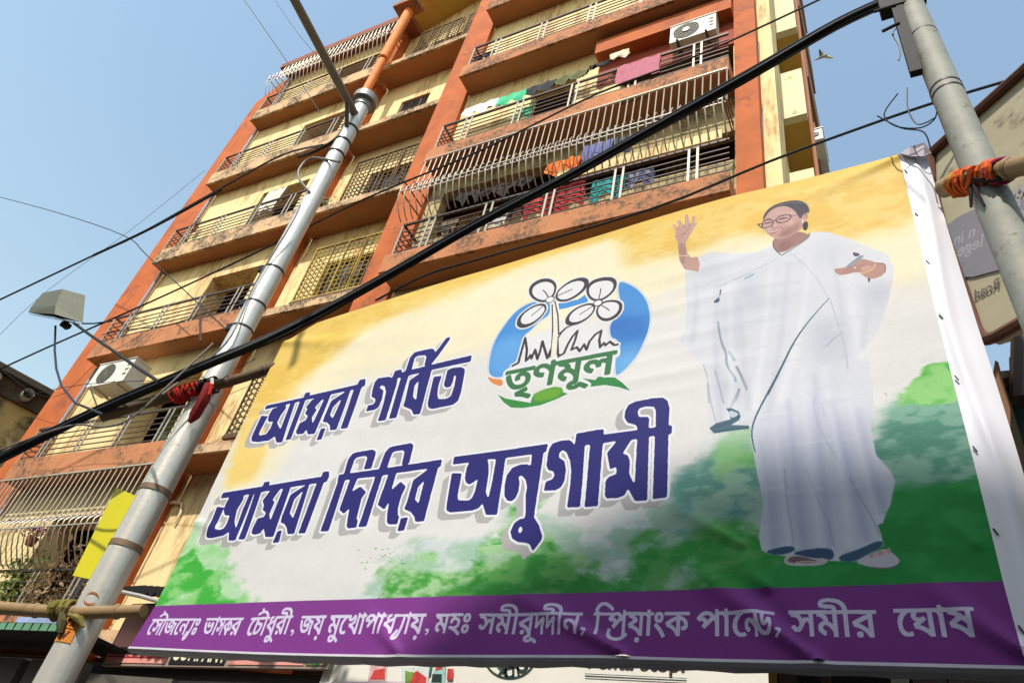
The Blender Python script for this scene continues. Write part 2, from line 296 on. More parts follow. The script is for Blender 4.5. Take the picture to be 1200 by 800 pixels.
# ============================ OTHER BUILDINGS ============================
d_ = ray(1763, 1382); d_[2] = 0; d_ /= np.linalg.norm(d_); p0 = CU + ray(28, 444) * 46
nrm = np.array([d_[1], -d_[0], 0]); z_r = p0[2]
N2 = thing('weathered_building', 'mould-stained old building with round pipe ends under its roof edge at far left', 'building', (p0[0], p0[1], -1.6))
WEATH = mat('mouldy_wall', (196, 172, 116), .9, var=.3, scale=.5, stain=.52, stain_col=(74, 70, 54), sc=.35, bump=.7)
L1, L0 = 30, -14
def seg(mb, a, b, z0, z1, t0, t1):
    P = [p0 + d_ * a + nrm * t0, p0 + d_ * b + nrm * t0, p0 + d_ * b + nrm * t1, p0 + d_ * a + nrm * t1]
    return mb.add([(p[0], p[1], z) for z in (z0, z1) for p in P], [(0, 1, 2, 3), (4, 5, 6, 7), (0, 1, 5, 4), (1, 2, 6, 5), (2, 3, 7, 6), (3, 0, 4, 7)])
seg(MB(), L0 - 2, L1, -1.6, z_r - 1.6, -.0, -12).build('wall', WEATH, N2)
seg(MB(), L0 - 2, L1, z_r - 1.58, z_r - .5, .25, -12).build('cornice', mat('dark_cornice', (96, 84, 66), .9, stain=.5), N2); seg(MB(), L0 - 2, L1, z_r - .48, z_r - .1, .9, -12).build('roof_edge', mat('roof_edge_grey', (70, 62, 52), .9), N2)
PIPE = mat('white_pipe', (206, 204, 196), .6)
for k in range(-3, 9):
    a = k * 2.0 + .6; c = p0 + d_ * a; c[2] = z_r - 1.05
    MB().tube([c + nrm * .1, c + nrm * 1.0], .32, 12, caps=False).build('pipe_end', PIPE, N2, smooth=True)
fl = at(40, 433, 40)
mb = MB()
for k in range(14): mb.obox(p0 + d_ * random.uniform(-3.5, -2.4) + np.array([0, 0, random.uniform(.1, .9)]), (random.uniform(.1, .2), 0, 0), (0, .05, .1), (.03, 0, .1))
tag(mb.build('flowering_plant', mat('magenta_petals', (176, 44, 92), .7)), 'magenta flowers growing on the edge of the old roof', 'plant')
# house across the street, behind the viewer: added unseen, its roofline shaped to shade the lower right of the banner
yo = -20.0
def cast(px, py):
    p = ban_u(px, py); t = (yo - p[1]) / SDIR[1]; return p + SDIR * t
edge = [cast(*q) for q in ((452, 810), (500, 740), (560, 692), (640, 640), (700, 602), (790, 566), (900, 540), (1010, 528), (1130, 530), (1215, 540), (1500, 590))]
poly = [(edge[0][0], yo, -1.6)] + [(p[0], yo, p[2]) for p in edge] + [(edge[-1][0] + 9, yo, edge[-1][2]), (edge[-1][0] + 9, yo, -1.6)]
HS = thing('occluder', 'plastered house added unseen across the street, its curved gable shaped to shade the banner', 'building', (edge[4][0], yo, -1.6))
MB().prism(poly, (0, -14, 0)).build('wall', mat('tan_plaster', (150, 148, 144), .9), HS)
for k in range(4):
    for j in range(3):
        x = edge[4][0] + 1 + k * 3.2; z = 3 + j * 6.2
        if x < edge[-1][0] and z < 16: MB().box(x, x + 1.6, yo + .01, yo + .15, z, z + 2.4).build('window', GLASS, HS)

# the rest of the row across the street and the blocks closing it at both ends, added unseen to block low sky light, lower than that gable
TANP = MATS['tan_plaster']
for k, (x0_, x1_, h_, c_, lb) in enumerate(((-96, -62, 22, (146, 142, 138), 'plastered house added unseen across the street to block sky light, farthest left of the row'), (-61, -40, 18, (146, 142, 138), 'low grey house added unseen across the street to block sky light, second from the left end of the row'), (-39, -20, 23, (146, 142, 138), 'tall grey house added unseen across the street to block sky light, between a low grey one and the gable'), (-19, edge[0][0] - 1, 24, (146, 142, 138), 'tan house added unseen across the street to block sky light, next to the curved gable'), (edge[-1][0] + 10, edge[-1][0] + 50, 22, (146, 142, 138), 'long plastered house added unseen across the street to block sky light, at the right end of the row'))):
    if x1_ - x0_ < 3: continue
    Hh = thing('occluder', lb, 'building', ((x0_ + x1_) / 2, yo - 1, -1.6)); MB().box(x0_, x1_, yo - 14, yo - 1, -1.6, h_).build('wall', mat('house_plaster_%d' % k, c_, .9, var=.15, scale=.6), Hh); MB().box(x0_ - .3, x1_ + .3, yo - 14.3, yo - .7, h_ + .003, h_ + .5).build('roof_edge', ROOFM, Hh)
    for i in range(int((x1_ - x0_) / 4.5)):
        for j in range(4):
            x, z = x0_ + 1.2 + i * 4.5, 3 + j * 6.2
            if z + 2.6 < h_: MB().box(x, x + 1.8, yo - .99, yo - .85, z, z + 2.6).build('window', GLASS, Hh)
for x0_, x1_, lb in ((62, 80, 'grey-brown block added unseen to cut sky light at the right end of the street'), (-128, -100, 'grey-brown block added unseen to cut sky light at the left end of the street')):
    Hh = thing('occluder', lb, 'building', ((x0_ + x1_) / 2, 0, -1.6)); MB().box(x0_, x1_, -18, 10, -1.6, 22).build('wall', mat('end_plaster', (146, 142, 138), .9), Hh)
# ============================ PRINT ON THE BANNER (flat print, rasterised from traced outlines) =========
TS = 205.0                      # texture pixels per unit on the cloth
S0, Z0, S1, Z1 = -12.75, 4.0, 1.35, 12.1
TW, TH = int((S1 - S0) * TS), int((Z1 - Z0) * TS)
def cloth(px, py):              # photo pixel -> (s, z) on the banner plane
    p = ban_u(px, py); return (p[0] / math.cos(BY), p[2])
def cloth_n(a):
    a = np.asarray(a, float); w = ((a[:, 0:1] - 600) / F) * RIGHT + ((a[:, 1:2] - 400) / F) * DOWN + FWD
    n = np.array([math.sin(BY), -math.cos(BY), 0.0]); t = BD * (-math.cos(BY)) / (w @ n)
    p = CU + w * t[:, None]
    return np.stack([p[:, 0] / math.cos(BY), p[:, 2]], 1)
def tex(a):
    q = cloth_n(a); return np.stack([(q[:, 0] - S0) * TS, (q[:, 1] - Z0) * TS], 1)
def tile(o, pts):               # o = (x, y, zoom): coordinates measured in an enlarged crop
    a = np.asarray(pts, float).reshape(-1, 2); return np.stack([a[:, 0] / o[2] + o[0], a[:, 1] / o[2] + o[1]], 1)
IMG = np.zeros((TH, TW, 3), np.float32)
def poly_mask(pts, m=None, val=True, smooth=False):
    if m is None: m = np.zeros((TH, TW), bool)
    if smooth: pts = chaikin(pts)
    q = tex(pts); x, y = q[:, 0], q[:, 1]; x2, y2 = np.roll(x, -1), np.roll(y, -1)
    for r in range(max(0, int(y.min())), min(TH - 1, int(y.max()) + 1) + 1):
        c = (y <= r) != (y2 <= r)
        if not c.any(): continue
        xs = np.sort(x[c] + (r - y[c]) * (x2[c] - x[c]) / (y2[c] - y[c]))
        for k in range(0, len(xs) - 1, 2):
            a, b = int(math.ceil(xs[k])), int(xs[k + 1]) + 1
            if b > 0 and a < TW: m[r, max(a, 0):min(b, TW)] = val
    return m
def chaikin(p, n=2, closed=True):
    p = np.asarray(p, float)
    for _ in range(n):
        if closed:
            q = np.roll(p, -1, 0); p = np.stack([p * .75 + q * .25, p * .25 + q * .75], 1).reshape(-1, 2)
        else:
            a, b = p[:-1], p[1:]; p = np.vstack([p[:1], np.stack([a * .75 + b * .25, a * .25 + b * .75], 1).reshape(-1, 2)[1:-1], p[-1:]])
    return p
def stroke_mask(pts, w, m=None, smooth=True, w2=None):
    """w: width in photo pixels (scaled to the cloth where it lies)"""
    if m is None: m = np.zeros((TH, TW), bool)
    pts = np.asarray(pts, float)
    if smooth and len(pts) > 2: pts = chaikin(pts, 2, False)
    q = tex(pts); c = pts.mean(0)
    sc = np.linalg.norm(np.diff(tex([c, c + [1, 0]]), axis=0)) * .5 + np.linalg.norm(np.diff(tex([c, c + [0, 1]]), axis=0)) * .5
    ws = np.linspace(w, w2 if w2 is not None else w, len(q)) * sc / 2
    for i in range(len(q) - 1):
        a, b = q[i], q[i + 1]; r = max(ws[i], ws[i + 1])
        x0, x1 = int(max(0, min(a[0], b[0]) - r - 1)), int(min(TW, max(a[0], b[0]) + r + 2))
        y0, y1 = int(max(0, min(a[1], b[1]) - r - 1)), int(min(TH, max(a[1], b[1]) + r + 2))
        if x1 <= x0 or y1 <= y0: continue
        X, Y = np.meshgrid(np.arange(x0, x1), np.arange(y0, y1)); d = b - a; L = d @ d + 1e-9
        t = np.clip(((X - a[0]) * d[0] + (Y - a[1]) * d[1]) / L, 0, 1)
        m[y0:y1, x0:x1] |= np.hypot(X - a[0] - t * d[0], Y - a[1] - t * d[1]) <= ws[i] + (ws[i + 1] - ws[i]) * t
    return m
def bbox(m, pad):
    ys, xs = np.where(m.any(1))[0], np.where(m.any(0))[0]
    return max(0, ys[0] - pad), min(TH, ys[-1] + pad + 1), max(0, xs[0] - pad), min(TW, xs[-1] + pad + 1)
def shift_or(m, offs):
    out = m.copy()
    pad = int(max(max(abs(a), abs(b)) for a, b in offs)) + 1
    y0, y1, x0, x1 = bbox(m, pad); s = np.pad(m[y0:y1, x0:x1], pad); o = np.zeros((y1 - y0, x1 - x0), bool)
    for dx, dy in offs: o |= s[pad - dy:pad - dy + y1 - y0, pad - dx:pad - dx + x1 - x0]
    out[y0:y1, x0:x1] |= o; return out
def dilate(m, r):
    r = int(round(r)); offs = [(int(round(k * math.cos(t))), int(round(k * math.sin(t)))) for k in ((r,) if r < 4 else (r, r // 2)) for t in np.linspace(0, 2 * math.pi, 8 if r < 3 else 20, endpoint=False)]
    return shift_or(m, sorted(set(offs)))
def blur(m, r):
    a = m.astype(np.float32); r = int(max(1, r))
    for _ in range(2):
        for ax in (0, 1):
            c = np.cumsum(np.pad(a, [(r + 1, r) if k == ax else (0, 0) for k in (0, 1)], mode='edge'), axis=ax, dtype=np.float64)
            n = a.shape[ax]; hi = np.take(c, range(2 * r + 1, 2 * r + 1 + n), ax); lo = np.take(c, range(0, n), ax)
            a = ((hi - lo) / (2 * r + 1)).astype(np.float32)
    return a
def paint(m, col, alpha=1.0, soft=0):
    if soft:
        y0, y1, x0, x1 = bbox(m, int(soft * 3) + 2); a = blur(m[y0:y1, x0:x1], soft)
    else:
        y0, y1, x0, x1 = bbox(m, 0); a = m[y0:y1, x0:x1].astype(np.float32)
    a = (a * alpha)[..., None]; IMG[y0:y1, x0:x1] = IMG[y0:y1, x0:x1] * (1 - a) + np.array(col, np.float32) / 255 * a
def fill(o, pts, col, alpha=1.0, soft=0, smooth=True): paint(poly_mask(tile(o, pts), smooth=smooth), col, alpha, soft)
def line(o, pts, w, col, alpha=1.0, soft=0, w2=None): paint(stroke_mask(tile(o, pts), w, w2=w2), col, alpha, soft)
def clip_to(m, fn):
    global IMG
    keep = IMG.copy(); fn(); IMG[~m] = keep[~m]
def fbm(cell, octaves, seed, ratio=1.0):
    g = np.random.RandomState(seed); out = np.zeros((TH, TW), np.float32); amp, tot = 1.0, 0.0
    for o in range(octaves):
        cx, cy = cell * ratio / 2 ** o, cell / 2 ** o
        nx, ny = int(TW / cx) + 3, int(TH / cy) + 3; n = g.rand(ny, nx).astype(np.float32)
        xs, ys = np.arange(TW) / cx, np.arange(TH) / cy; xi, yi = xs.astype(int), ys.astype(int)
        fx, fy = xs - xi, ys - yi; fx = (fx * fx * (3 - 2 * fx)).astype(np.float32); fy = (fy * fy * (3 - 2 * fy)).astype(np.float32)[:, None]
        a = n[yi][:, xi] * (1 - fx) + n[yi][:, xi + 1] * fx; b = n[yi + 1][:, xi] * (1 - fx) + n[yi + 1][:, xi + 1] * fx
        out += amp * (a * (1 - fy) + b * fy); tot += amp; amp *= .5
    return out / tot
PX = (0, 0, 1)
def sstep(a, b, x): t = np.clip((x - a) / (b - a), 0, 1); return t * t * (3 - 2 * t)
# ---- ground colours: white cloth, yellow wash along the top, green water-colour wash along the bottom
n2 = fbm(120, 6, 9, 2.2); n4 = fbm(40, 4, 33, 1.5)
IMG[:] = np.array([221, 218, 213], np.float32) / 255
def nrm_(n): return (n - n.mean()) / n.std()
m2, m5, m6 = nrm_(n2), nrm_(fbm(60, 7, 77, 1.5)), nrm_(fbm(16, 4, 55, 2.0))
def wash(pts, col, soft, w_, amt, col2=None, sel=None, alpha=1.0, seed=0):
    """a patch of water-colour: blurred outline, torn up by noise of several sizes"""
    b0 = blur(poly_mask(np.array(pts, float)), soft * 2.4 if soft < 30 else soft * 1.6); y0, y1, x0, x1 = bbox(b0 > .01, 2); b = b0[y0:y1, x0:x1]
    N_ = np.roll(m5, seed * 97, 1)[y0:y1, x0:x1] * .7 + m2[y0:y1, x0:x1] * .5 + m6[y0:y1, x0:x1] * .28
    a = sstep(.5 - w_, .5 + w_, b + N_ * amt) * sstep(.01, .12, b) * alpha; a = a[..., None]; c = np.array(col, np.float32) / 255
    if col2 is not None:
        k = sstep(-.8, .9, np.roll(m5, 300 + seed * 31, 0)[y0:y1, x0:x1] * .8 + m6[y0:y1, x0:x1] * .35)[..., None]; c = c * (1 - k) + np.array(col2, np.float32) / 255 * k
    IMG[y0:y1, x0:x1] = IMG[y0:y1, x0:x1] * (1 - a) + c * a
YW = [(230, 650), (330, 395), (470, 330), (660, 270), (860, 215), (1070, 160), (1130, 330), (1020, 345), (880, 310), (700, 380), (560, 410), (400, 450), (330, 540)]
wash(YW, (237, 226, 190), 60, .42, .07)
wash([(262, 575), (316, 400), (470, 320), (640, 264), (640, 300), (520, 348), (430, 385), (350, 450), (290, 540)], (233, 198, 104), 26, .42, .07, (226, 188, 88))
wash([(720, 250), (860, 200), (1085, 140), (1095, 235), (1060, 268), (975, 290), (880, 272), (820, 296), (730, 312)], (232, 198, 108), 32, .44, .06, (226, 184, 84), seed=2)
wash([(320, 420), (600, 300), (1060, 160), (1052, 196), (820, 250), (620, 308), (420, 372), (350, 400)], (228, 188, 86), 14, .44, .07, seed=3)
wash([(262, 575), (290, 500), (310, 470), (330, 500), (300, 560)], (238, 206, 120), 14, .4, .1)
# green
wash([(120, 760), (186, 640), (232, 600), (262, 632), (272, 680), (305, 720), (300, 760)], (176, 214, 168), 12, .3, .25, (150, 204, 136))
wash([(120, 760), (186, 668), (222, 648), (254, 672), (258, 700), (300, 712), (300, 760)], (66, 172, 60), 8, .22, .26, (134, 200, 116), seed=1)
wash([(400, 720), (440, 680), (500, 640), (560, 640), (600, 590), (690, 620), (760, 600), (820, 545), (850, 500), (900, 490), (940, 540), (1000, 500), (1045, 480), (1080, 440), (1160, 400), (1240, 760), (330, 760)], (160, 192, 168), 30, .4, .2, (202, 210, 206))
wash([(440, 740), (446, 678), (470, 664), (560, 664), (590, 610), (625, 575), (648, 640), (690, 650), (720, 700), (720, 740)], (70, 152, 58), 14, .3, .30, (160, 200, 146), seed=2)
wash([(520, 740), (540, 690), (600, 650), (660, 650), (720, 690), (730, 740)], (50, 138, 54), 13, .3, .26, (96, 166, 84), seed=4)
wash([(690, 740), (730, 672), (790, 620), (860, 600), (900, 650), (920, 760)], (48, 146, 58), 18, .3, .26, (90, 164, 84), seed=5)
wash([(780, 600), (800, 548), (850, 515), (890, 508), (895, 600), (830, 625)], (92, 146, 130), 16, .38, .2, (146, 182, 160), seed=6)
wash([(833, 535), (846, 508), (885, 502), (890, 550), (850, 556)], (110, 180, 96), 10, .35, .22, (140, 190, 130), seed=7)
wash([(940, 650), (1015, 590), (1040, 556), (1200, 545), (1240, 760), (860, 760), (880, 680)], (34, 138, 60), 10, .25, .08, (46, 150, 70), seed=8)
wash([(1018, 566), (1030, 500), (1056, 470), (1150, 432), (1190, 560), (1100, 572)], (74, 136, 114), 13, .32, .18, (124, 170, 148), seed=9)
wash([(1052, 474), (1070, 448), (1092, 424), (1150, 415), (1160, 456), (1100, 474)], (78, 174, 60), 6, .25, .28, (140, 200, 116), seed=10)
wash([(1092, 425), (1112, 424), (1150, 418), (1160, 436), (1120, 440)], (50, 160, 50), 4, .25, .28, seed=3)
IMG *= (1 + (n4[..., None] - .5) * .03)
# small splashes
rs = np.random.RandomState(5)
for (cx, cy, sp, n) in ((455, 700, 14, 26), (460, 655, 16, 26), (475, 690, 18, 14), (1050, 470, 12, 14), (245, 620, 9, 8), (590, 660, 20, 14), (275, 680, 12, 6)):
    for _ in range(n):
        x, y = cx + rs.randn() * sp, cy + rs.randn() * sp * .5; r = .5 + rs.rand() * 1.1
        paint(poly_mask([(x - r, y), (x, y - r * .7), (x + r, y), (x, y + r)]), (88, 150, 80), .55)
paint(stroke_mask(np.array([(205, 655), (211, 647), (212, 655), (206, 660)], float), .8), (120, 170, 120), .6)
# purple strip with the names
BAR = [(150, 715), (183, 710.5), (300, 706), (420, 703), (600, 697.5), (800, 692), (960, 689), (1215, 682), (1240, 800), (140, 790)]
paint(poly_mask(BAR), (130, 58, 138))
IMG[:] = np.clip(IMG, 0, 1)
# ---- figure: woman in a white sari, waving
Q1, Q2, Q3, Q4, Q5, Q6 = (770, 220, 6), (900, 220, 6), (770, 340, 6), (900, 340, 6), (800, 440, 6), (860, 550, 5.44)
SARI = np.array([(905, 289), (890, 297), (868, 299), (850, 298), (833, 297), (819, 302), (820, 320), (803, 317), (804, 345), (806, 360), (803, 388), (797, 402), (812, 418), (817, 424), (824, 428), (829, 446), (830, 475), (832, 503), (838, 509), (880, 502),
                 (882, 520), (886, 545), (889, 560), (896, 590), (893, 612), (890, 630), (893, 646), (903, 651), (915, 652), (960, 658), (1003, 660), (1022, 650), (1036, 641), (1033, 628), (1029, 617), (1035, 615), (1039, 603), (1044, 593), (1049, 565), (1043, 552),
                 (1027, 535), (1021, 505), (1024, 470), (1020, 432), (1014, 410), (1030, 388), (1040, 360), (1047, 330), (1048, 315), (1040, 300), (1018, 292), (992, 281), (968, 274), (950, 275), (930, 290), (915, 300)], float)
paint(poly_mask(SARI, smooth=False), (214, 214, 217), 1, 1)
sm = poly_mask(SARI)
def folds():
    C1, C2, W = (156, 160, 178), (178, 181, 194), (228, 228, 234)
    paint(poly_mask(np.array([(880, 500), (1030, 470), (1060, 680), (880, 680)], float)), (188, 194, 212), .7, 70)  # bluish tint of the street shade painted into the lower sari
    for o, p, c, a, s in (
        (Q3, [(40, 0), (180, 0), (200, 120), (190, 300), (60, 360)], C2, .5, 8),
        (Q3, [(430, 110), (590, 90), (600, 440), (520, 430), (450, 360)], C2, .6, 8),
        (Q3, [(410, 570), (560, 650), (600, 800), (470, 800)], C1, .5, 7),
        (Q3, [(610, 60), (900, 60), (860, 110), (640, 120)], C1, .45, 8), (Q3, [(640, 200), (900, 190), (900, 240), (650, 240)], C1, .28, 7),
        (Q3, [(640, 500), (860, 490), (800, 580), (640, 560)], C1, .35, 9), (Q4, [(320, 200), (500, 200), (540, 520), (330, 540)], C1, .55, 9),
        (Q4, [(340, 640), (540, 640), (540, 690), (350, 690)], C1, .35, 7), (Q4, [(720, 0), (860, 0), (780, 230), (740, 220)], C1, .55, 7),
        (Q2, [(710, 690), (860, 690), (830, 800), (720, 800)], C2, .6, 6), (Q2, [(360, 330), (560, 420), (430, 560), (380, 520)], C2, .4, 9),
        (Q5, [(700, 460), (830, 500), (880, 800), (700, 800)], C1, .5, 8), (Q5, [(530, 420), (700, 440), (710, 800), (540, 800)], C1, .45, 9),
        (Q5, [(930, 150), (1000, 250), (980, 430), (880, 260)], C1, .35, 7), (Q5, [(1000, 450), (1200, 420), (1200, 700), (1120, 640)], C1, .4, 9),
        (Q6, [(180, 60), (320, 60), (370, 480), (240, 500), (210, 280)], C1, .55, 8), (Q6, [(560, 260), (620, 300), (650, 580), (620, 480)], W, .8, 4),
        (Q6, [(380, 300), (560, 300), (620, 480), (400, 500)], C2, .5, 8), (Q6, [(760, 100), (830, 200), (900, 340), (1000, 240), (1020, 80), (980, 20)], C1, .45, 5),
        (Q1, [(300, 500), (430, 500), (430, 700), (310, 700)], C2, .45, 8), (Q1, [(620, 640), (680, 620), (690, 800), (600, 800)], C1, .55, 7)):
        paint(poly_mask(tile(o, p)), c, min(1, a * .8), s * 3.6)
    for o, p, w, c, a in (
        (Q3, [(325, 530), (350, 600), (360, 700), (370, 800)], 1, (140, 142, 160), .7), (Q3, [(410, 570), (440, 680), (470, 800)], 1.4, (120, 124, 146), .7),
        (Q3, [(430, 230), (450, 370), (490, 450), (490, 540), (550, 620), (555, 650)], 2, (112, 130, 148), .8), (Q3, [(510, 440), (545, 500)], 2.6, (130, 146, 160), .7),
        (Q3, [(560, 545), (600, 620), (632, 705)], 2.6, (110, 124, 144), .75), (Q3, [(580, 700), (530, 800)], 1.6, (110, 124, 144), .7),
        (Q5, [(400, 105), (385, 170), (340, 230)], 2, (110, 124, 144), .7), (Q5, [(180, 60), (200, 200), (240, 340)], 1, (140, 142, 160), .6),
        (Q6, [(325, 0), (340, 200), (370, 380), (385, 490)], 1, (128, 132, 158), .8), (Q6, [(465, 0), (520, 160), (600, 330), (640, 500)], 1.4, (150, 154, 174), .6),
        (Q6, [(740, 60), (830, 230), (900, 350), (930, 430)], 1.2, (132, 136, 160), .7), (Q6, [(880, 290), (980, 285)], 1.2, (128, 132, 158), .6),
        (Q4, [(520, 310), (470, 340), (410, 400)], 1.4, (150, 152, 170), .7), (Q4, [(440, 80), (490, 230), (550, 420), (560, 560)], 1.2, (172, 172, 186), .8),
        (Q5, [(930, 150), (920, 250), (1000, 460), (1120, 640)], 1.2, (160, 160, 176), .5), (Q5, [(980, 200), (1000, 300)], 1, (150, 152, 170), .5),
        (Q2, [(30, 380), (200, 500), (330, 620), (430, 790)], 1, (186, 188, 200), .7), (Q1, [(440, 700), (560, 650), (660, 610)], 1.2, (168, 170, 186), .8),
        (Q1, [(620, 650), (680, 620)], 2, (140, 150, 166), .8)):
        paint(stroke_mask(tile(o, p), w), c, a, 1)
    for x0_, y0_, x1_, y1_, x2_, y2_, w0_, c_ in ((893, 520, 905, 590, 908, 642, 7, 0), (908, 500, 918, 580, 926, 645, 6, 1), (924, 470, 934, 560, 944, 648, 8, 0), (940, 430, 948, 540, 962, 640, 6, 1), (955, 440, 962, 540, 976, 646, 7, 0), (966, 430, 985, 540, 996, 640, 8, 1), (975, 470, 1000, 570, 1016, 632, 8, 0), (990, 450, 1010, 540, 1030, 610, 6, 1), (1005, 480, 1024, 560, 1036, 600, 6, 0),
                                                 (842, 320, 838, 400, 846, 500, 6, 0), (856, 330, 856, 420, 860, 498, 7, 1), (866, 350, 872, 420, 878, 480, 6, 0), (905, 310, 895, 400, 885, 480, 7, 1), (925, 310, 915, 400, 900, 490, 6, 0), (950, 300, 940, 380, 915, 470, 7, 1), (975, 300, 985, 350, 990, 420, 6, 0), (995, 320, 1000, 370, 1010, 420, 6, 1), (1015, 340, 1018, 370, 1010, 410, 5, 0), (816, 330, 816, 370, 812, 400, 6, 0)):
        low = y0_ > 425; paint(stroke_mask(np.array([(x0_, y0_), (x1_, y1_), (x2_, y2_)], float), w0_ * .4, w2=w0_), ((228, 230, 238) if c_ else (152, 158, 186)) if low else ((230, 230, 231) if c_ else (186, 187, 197)), .5 if low else .5, 6)
    for i in range(34):            # fine cross creases of the cotton
        x = 850 + rs.rand() * 170; y = 300 + rs.rand() * 330; L = 12 + rs.rand() * 34
        paint(stroke_mask(np.array([(x, y), (x + L, y - L * .12)]), 2.2), (190, 192, 204) if i % 2 else (222, 222, 226), .4, 3)
clip_to(sm, folds)
# teal borders of the sari
TB = (62, 92, 106)
line(Q4, [(432, 65), (350, 150), (250, 270), (170, 390), (100, 540), (0, 740)], .9, TB, .95, w2=2.6)
line(Q5, [(672, 0), (600, 130), (520, 290), (490, 380), (492, 460), (515, 552)], 2.6, TB, .95, w2=1.2)
fill(Q3, [(385, 96), (450, 50), (455, 0), (445, 0), (440, 50), (442, 96)], TB)
fill(Q5, [(192, 380), (240, 345), (340, 318), (330, 270), (308, 240), (345, 238), (398, 262), (412, 296), (400, 325), (345, 358), (470, 362), (470, 385), (340, 400), (225, 418)], (74, 104, 118), smooth=False)
fill(Q5, [(325, 250), (390, 270), (395, 290), (340, 315)], (190, 198, 208))
line(Q5, [(200, 385), (330, 345), (405, 300)], .9, (50, 74, 88)); line(Q5, [(240, 408), (340, 385), (468, 378)], .9, (50, 74, 88))
fill(Q6, [(185, 528), (380, 488), (400, 530), (272, 560)], (58, 84, 110), 1, 1); fill(Q6, [(395, 528), (632, 500), (650, 592), (480, 582), (380, 552)], (58, 84, 110), 1, 1)
fill(Q6, [(668, 560), (800, 520), (940, 455), (962, 500), (840, 560), (772, 600), (680, 598)], (58, 90, 112), 1, 1)
line(Q6, [(632, 500), (665, 580)], 2, (206, 208, 218))
# feet and slippers
fill(Q6, [(318, 592), (335, 560), (380, 545), (500, 575), (612, 575), (590, 612), (520, 625), (345, 622)], (196, 184, 186))
fill(Q6, [(345, 575), (400, 555), (520, 585), (560, 600), (400, 605), (350, 600)], (112, 92, 96)); line(Q6, [(400, 600), (470, 592), (540, 598)], 1.4, (206, 176, 170))
fill(Q6, [(768, 602), (850, 560), (965, 510), (1010, 540), (1066, 590), (1040, 625), (960, 642), (860, 630)], (198, 192, 198)); line(Q6, [(860, 632), (960, 645), (1040, 630)], 1.6, (120, 104, 108))
for k in range(5): fill(Q6, [(860 + k * 28, 560 - k * 8), (885 + k * 26, 540 - k * 9), (905 + k * 26, 556 - k * 7), (880 + k * 28, 580 - k * 6)], (206, 174, 168) if k % 2 else (190, 156, 152))
# waving hand
SK = (186, 146, 132)
fill(Q1, [(133, 360), (135, 310), (112, 275), (125, 270), (147, 295), (158, 290), (148, 248), (168, 243), (186, 275), (199, 272), (203, 205), (223, 203), (232, 265), (244, 262), (255, 212), (273, 213), (266, 265), (288, 262), (250, 320), (212, 385), (204, 405), (216, 470), (240, 500), (288, 495), (304, 545), (294, 600), (195, 582), (160, 520), (150, 400)], SK, smooth=False)
for a, b in (((133, 300), (118, 278)), ((172, 290), (160, 255)), ((212, 278), (213, 215)), ((245, 280), (263, 222)), ((230, 320), (276, 270))): line(Q1, [a, b], 1.1, (204, 168, 154), .8)
for a, b in (((150, 300), (160, 292)), ((190, 290), (197, 275)), ((232, 285), (238, 268)), ((150, 350), (205, 330)), ((160, 375), (230, 300))): line(Q1, [a, b], .7, (142, 104, 96), .8)
fill(Q1, [(150, 400), (200, 405), (210, 470), (190, 560), (165, 520)], (158, 118, 106), .7, 2); line(Q1, [(165, 490), (222, 486)], .8, (220, 190, 180))
# face, neck and hair
fill(Q1, [(818, 372), (870, 350), (1000, 320), (1075, 345), (1070, 365), (1000, 410), (872, 482), (822, 440)], (156, 114, 104))
fill(Q1, [(860, 400), (960, 380), (950, 430), (880, 470)], (138, 96, 88), .7, 4)
fill(Q1, [(742, 270), (750, 215), (790, 165), (860, 135), (940, 145), (990, 190), (1010, 240), (1035, 200), (1060, 195), (1062, 235), (1030, 270), (1025, 300), (960, 350), (870, 380), (815, 365), (775, 335), (745, 300)], (190, 150, 138))
fill(Q1, [(900, 290), (1000, 240), (1020, 290), (950, 350), (880, 372)], (158, 116, 106), .9, 8); fill(Q1, [(790, 180), (880, 145), (940, 165), (900, 200), (800, 220)], (198, 158, 148), .6, 6)
fill(Q1, [(745, 250), (752, 205), (785, 160), (850, 122), (960, 102), (1032, 113), (1068, 145), (1077, 195), (1056, 190), (1030, 205), (1012, 242), (990, 205), (955, 160), (900, 140), (840, 150), (792, 180), (764, 222)], (70, 62, 72))
fill(Q1, [(1000, 120), (1050, 130), (1074, 180), (1040, 195), (1010, 200), (985, 160)], (44, 38, 48), .8, 5); fill(Q1, [(1025, 270), (1060, 245), (1068, 290), (1050, 322), (1030, 310)], (42, 34, 42))
line(Q1, [(850, 135), (960, 115), (1040, 130)], 1, (128, 120, 128), .6); fill(Q1, [(1018, 232), (1038, 206), (1056, 215), (1050, 245), (1024, 262)], (184, 138, 126))
line(Q1, [(1028, 240), (1028, 262)], 1.2, (222, 206, 196))
line(Q1, [(712, 268), (735, 297), (770, 298), (815, 278), (822, 250), (800, 236), (760, 244), (744, 262), (742, 290)], 1.0, (64, 50, 62)); line(Q1, [(712, 272), (745, 268)], 1.4, (56, 44, 56))
line(Q1, [(822, 248), (838, 242)], 1.0, (64, 50, 62)); line(Q1, [(838, 240), (865, 215), (910, 206), (944, 206), (942, 232), (910, 256), (868, 264), (845, 254), (838, 240)], 1.0, (64, 50, 62)); line(Q1, [(944, 212), (985, 208)], .8, (84, 66, 74))
line(Q1, [(762, 268), (800, 258)], 1.1, (80, 58, 62)); line(Q1, [(862, 240), (915, 226)], 1.2, (80, 58, 62)); line(Q1, [(756, 240), (795, 228)], .8, (110, 84, 84)); line(Q1, [(850, 214), (905, 196)], .8, (110, 84, 84))
line(Q1, [(815, 270), (812, 298), (835, 300), (858, 288)], 1.0, (144, 102, 94)); fill(Q1, [(818, 285), (835, 270), (852, 284), (832, 298)], (206, 164, 152), .7, 1)
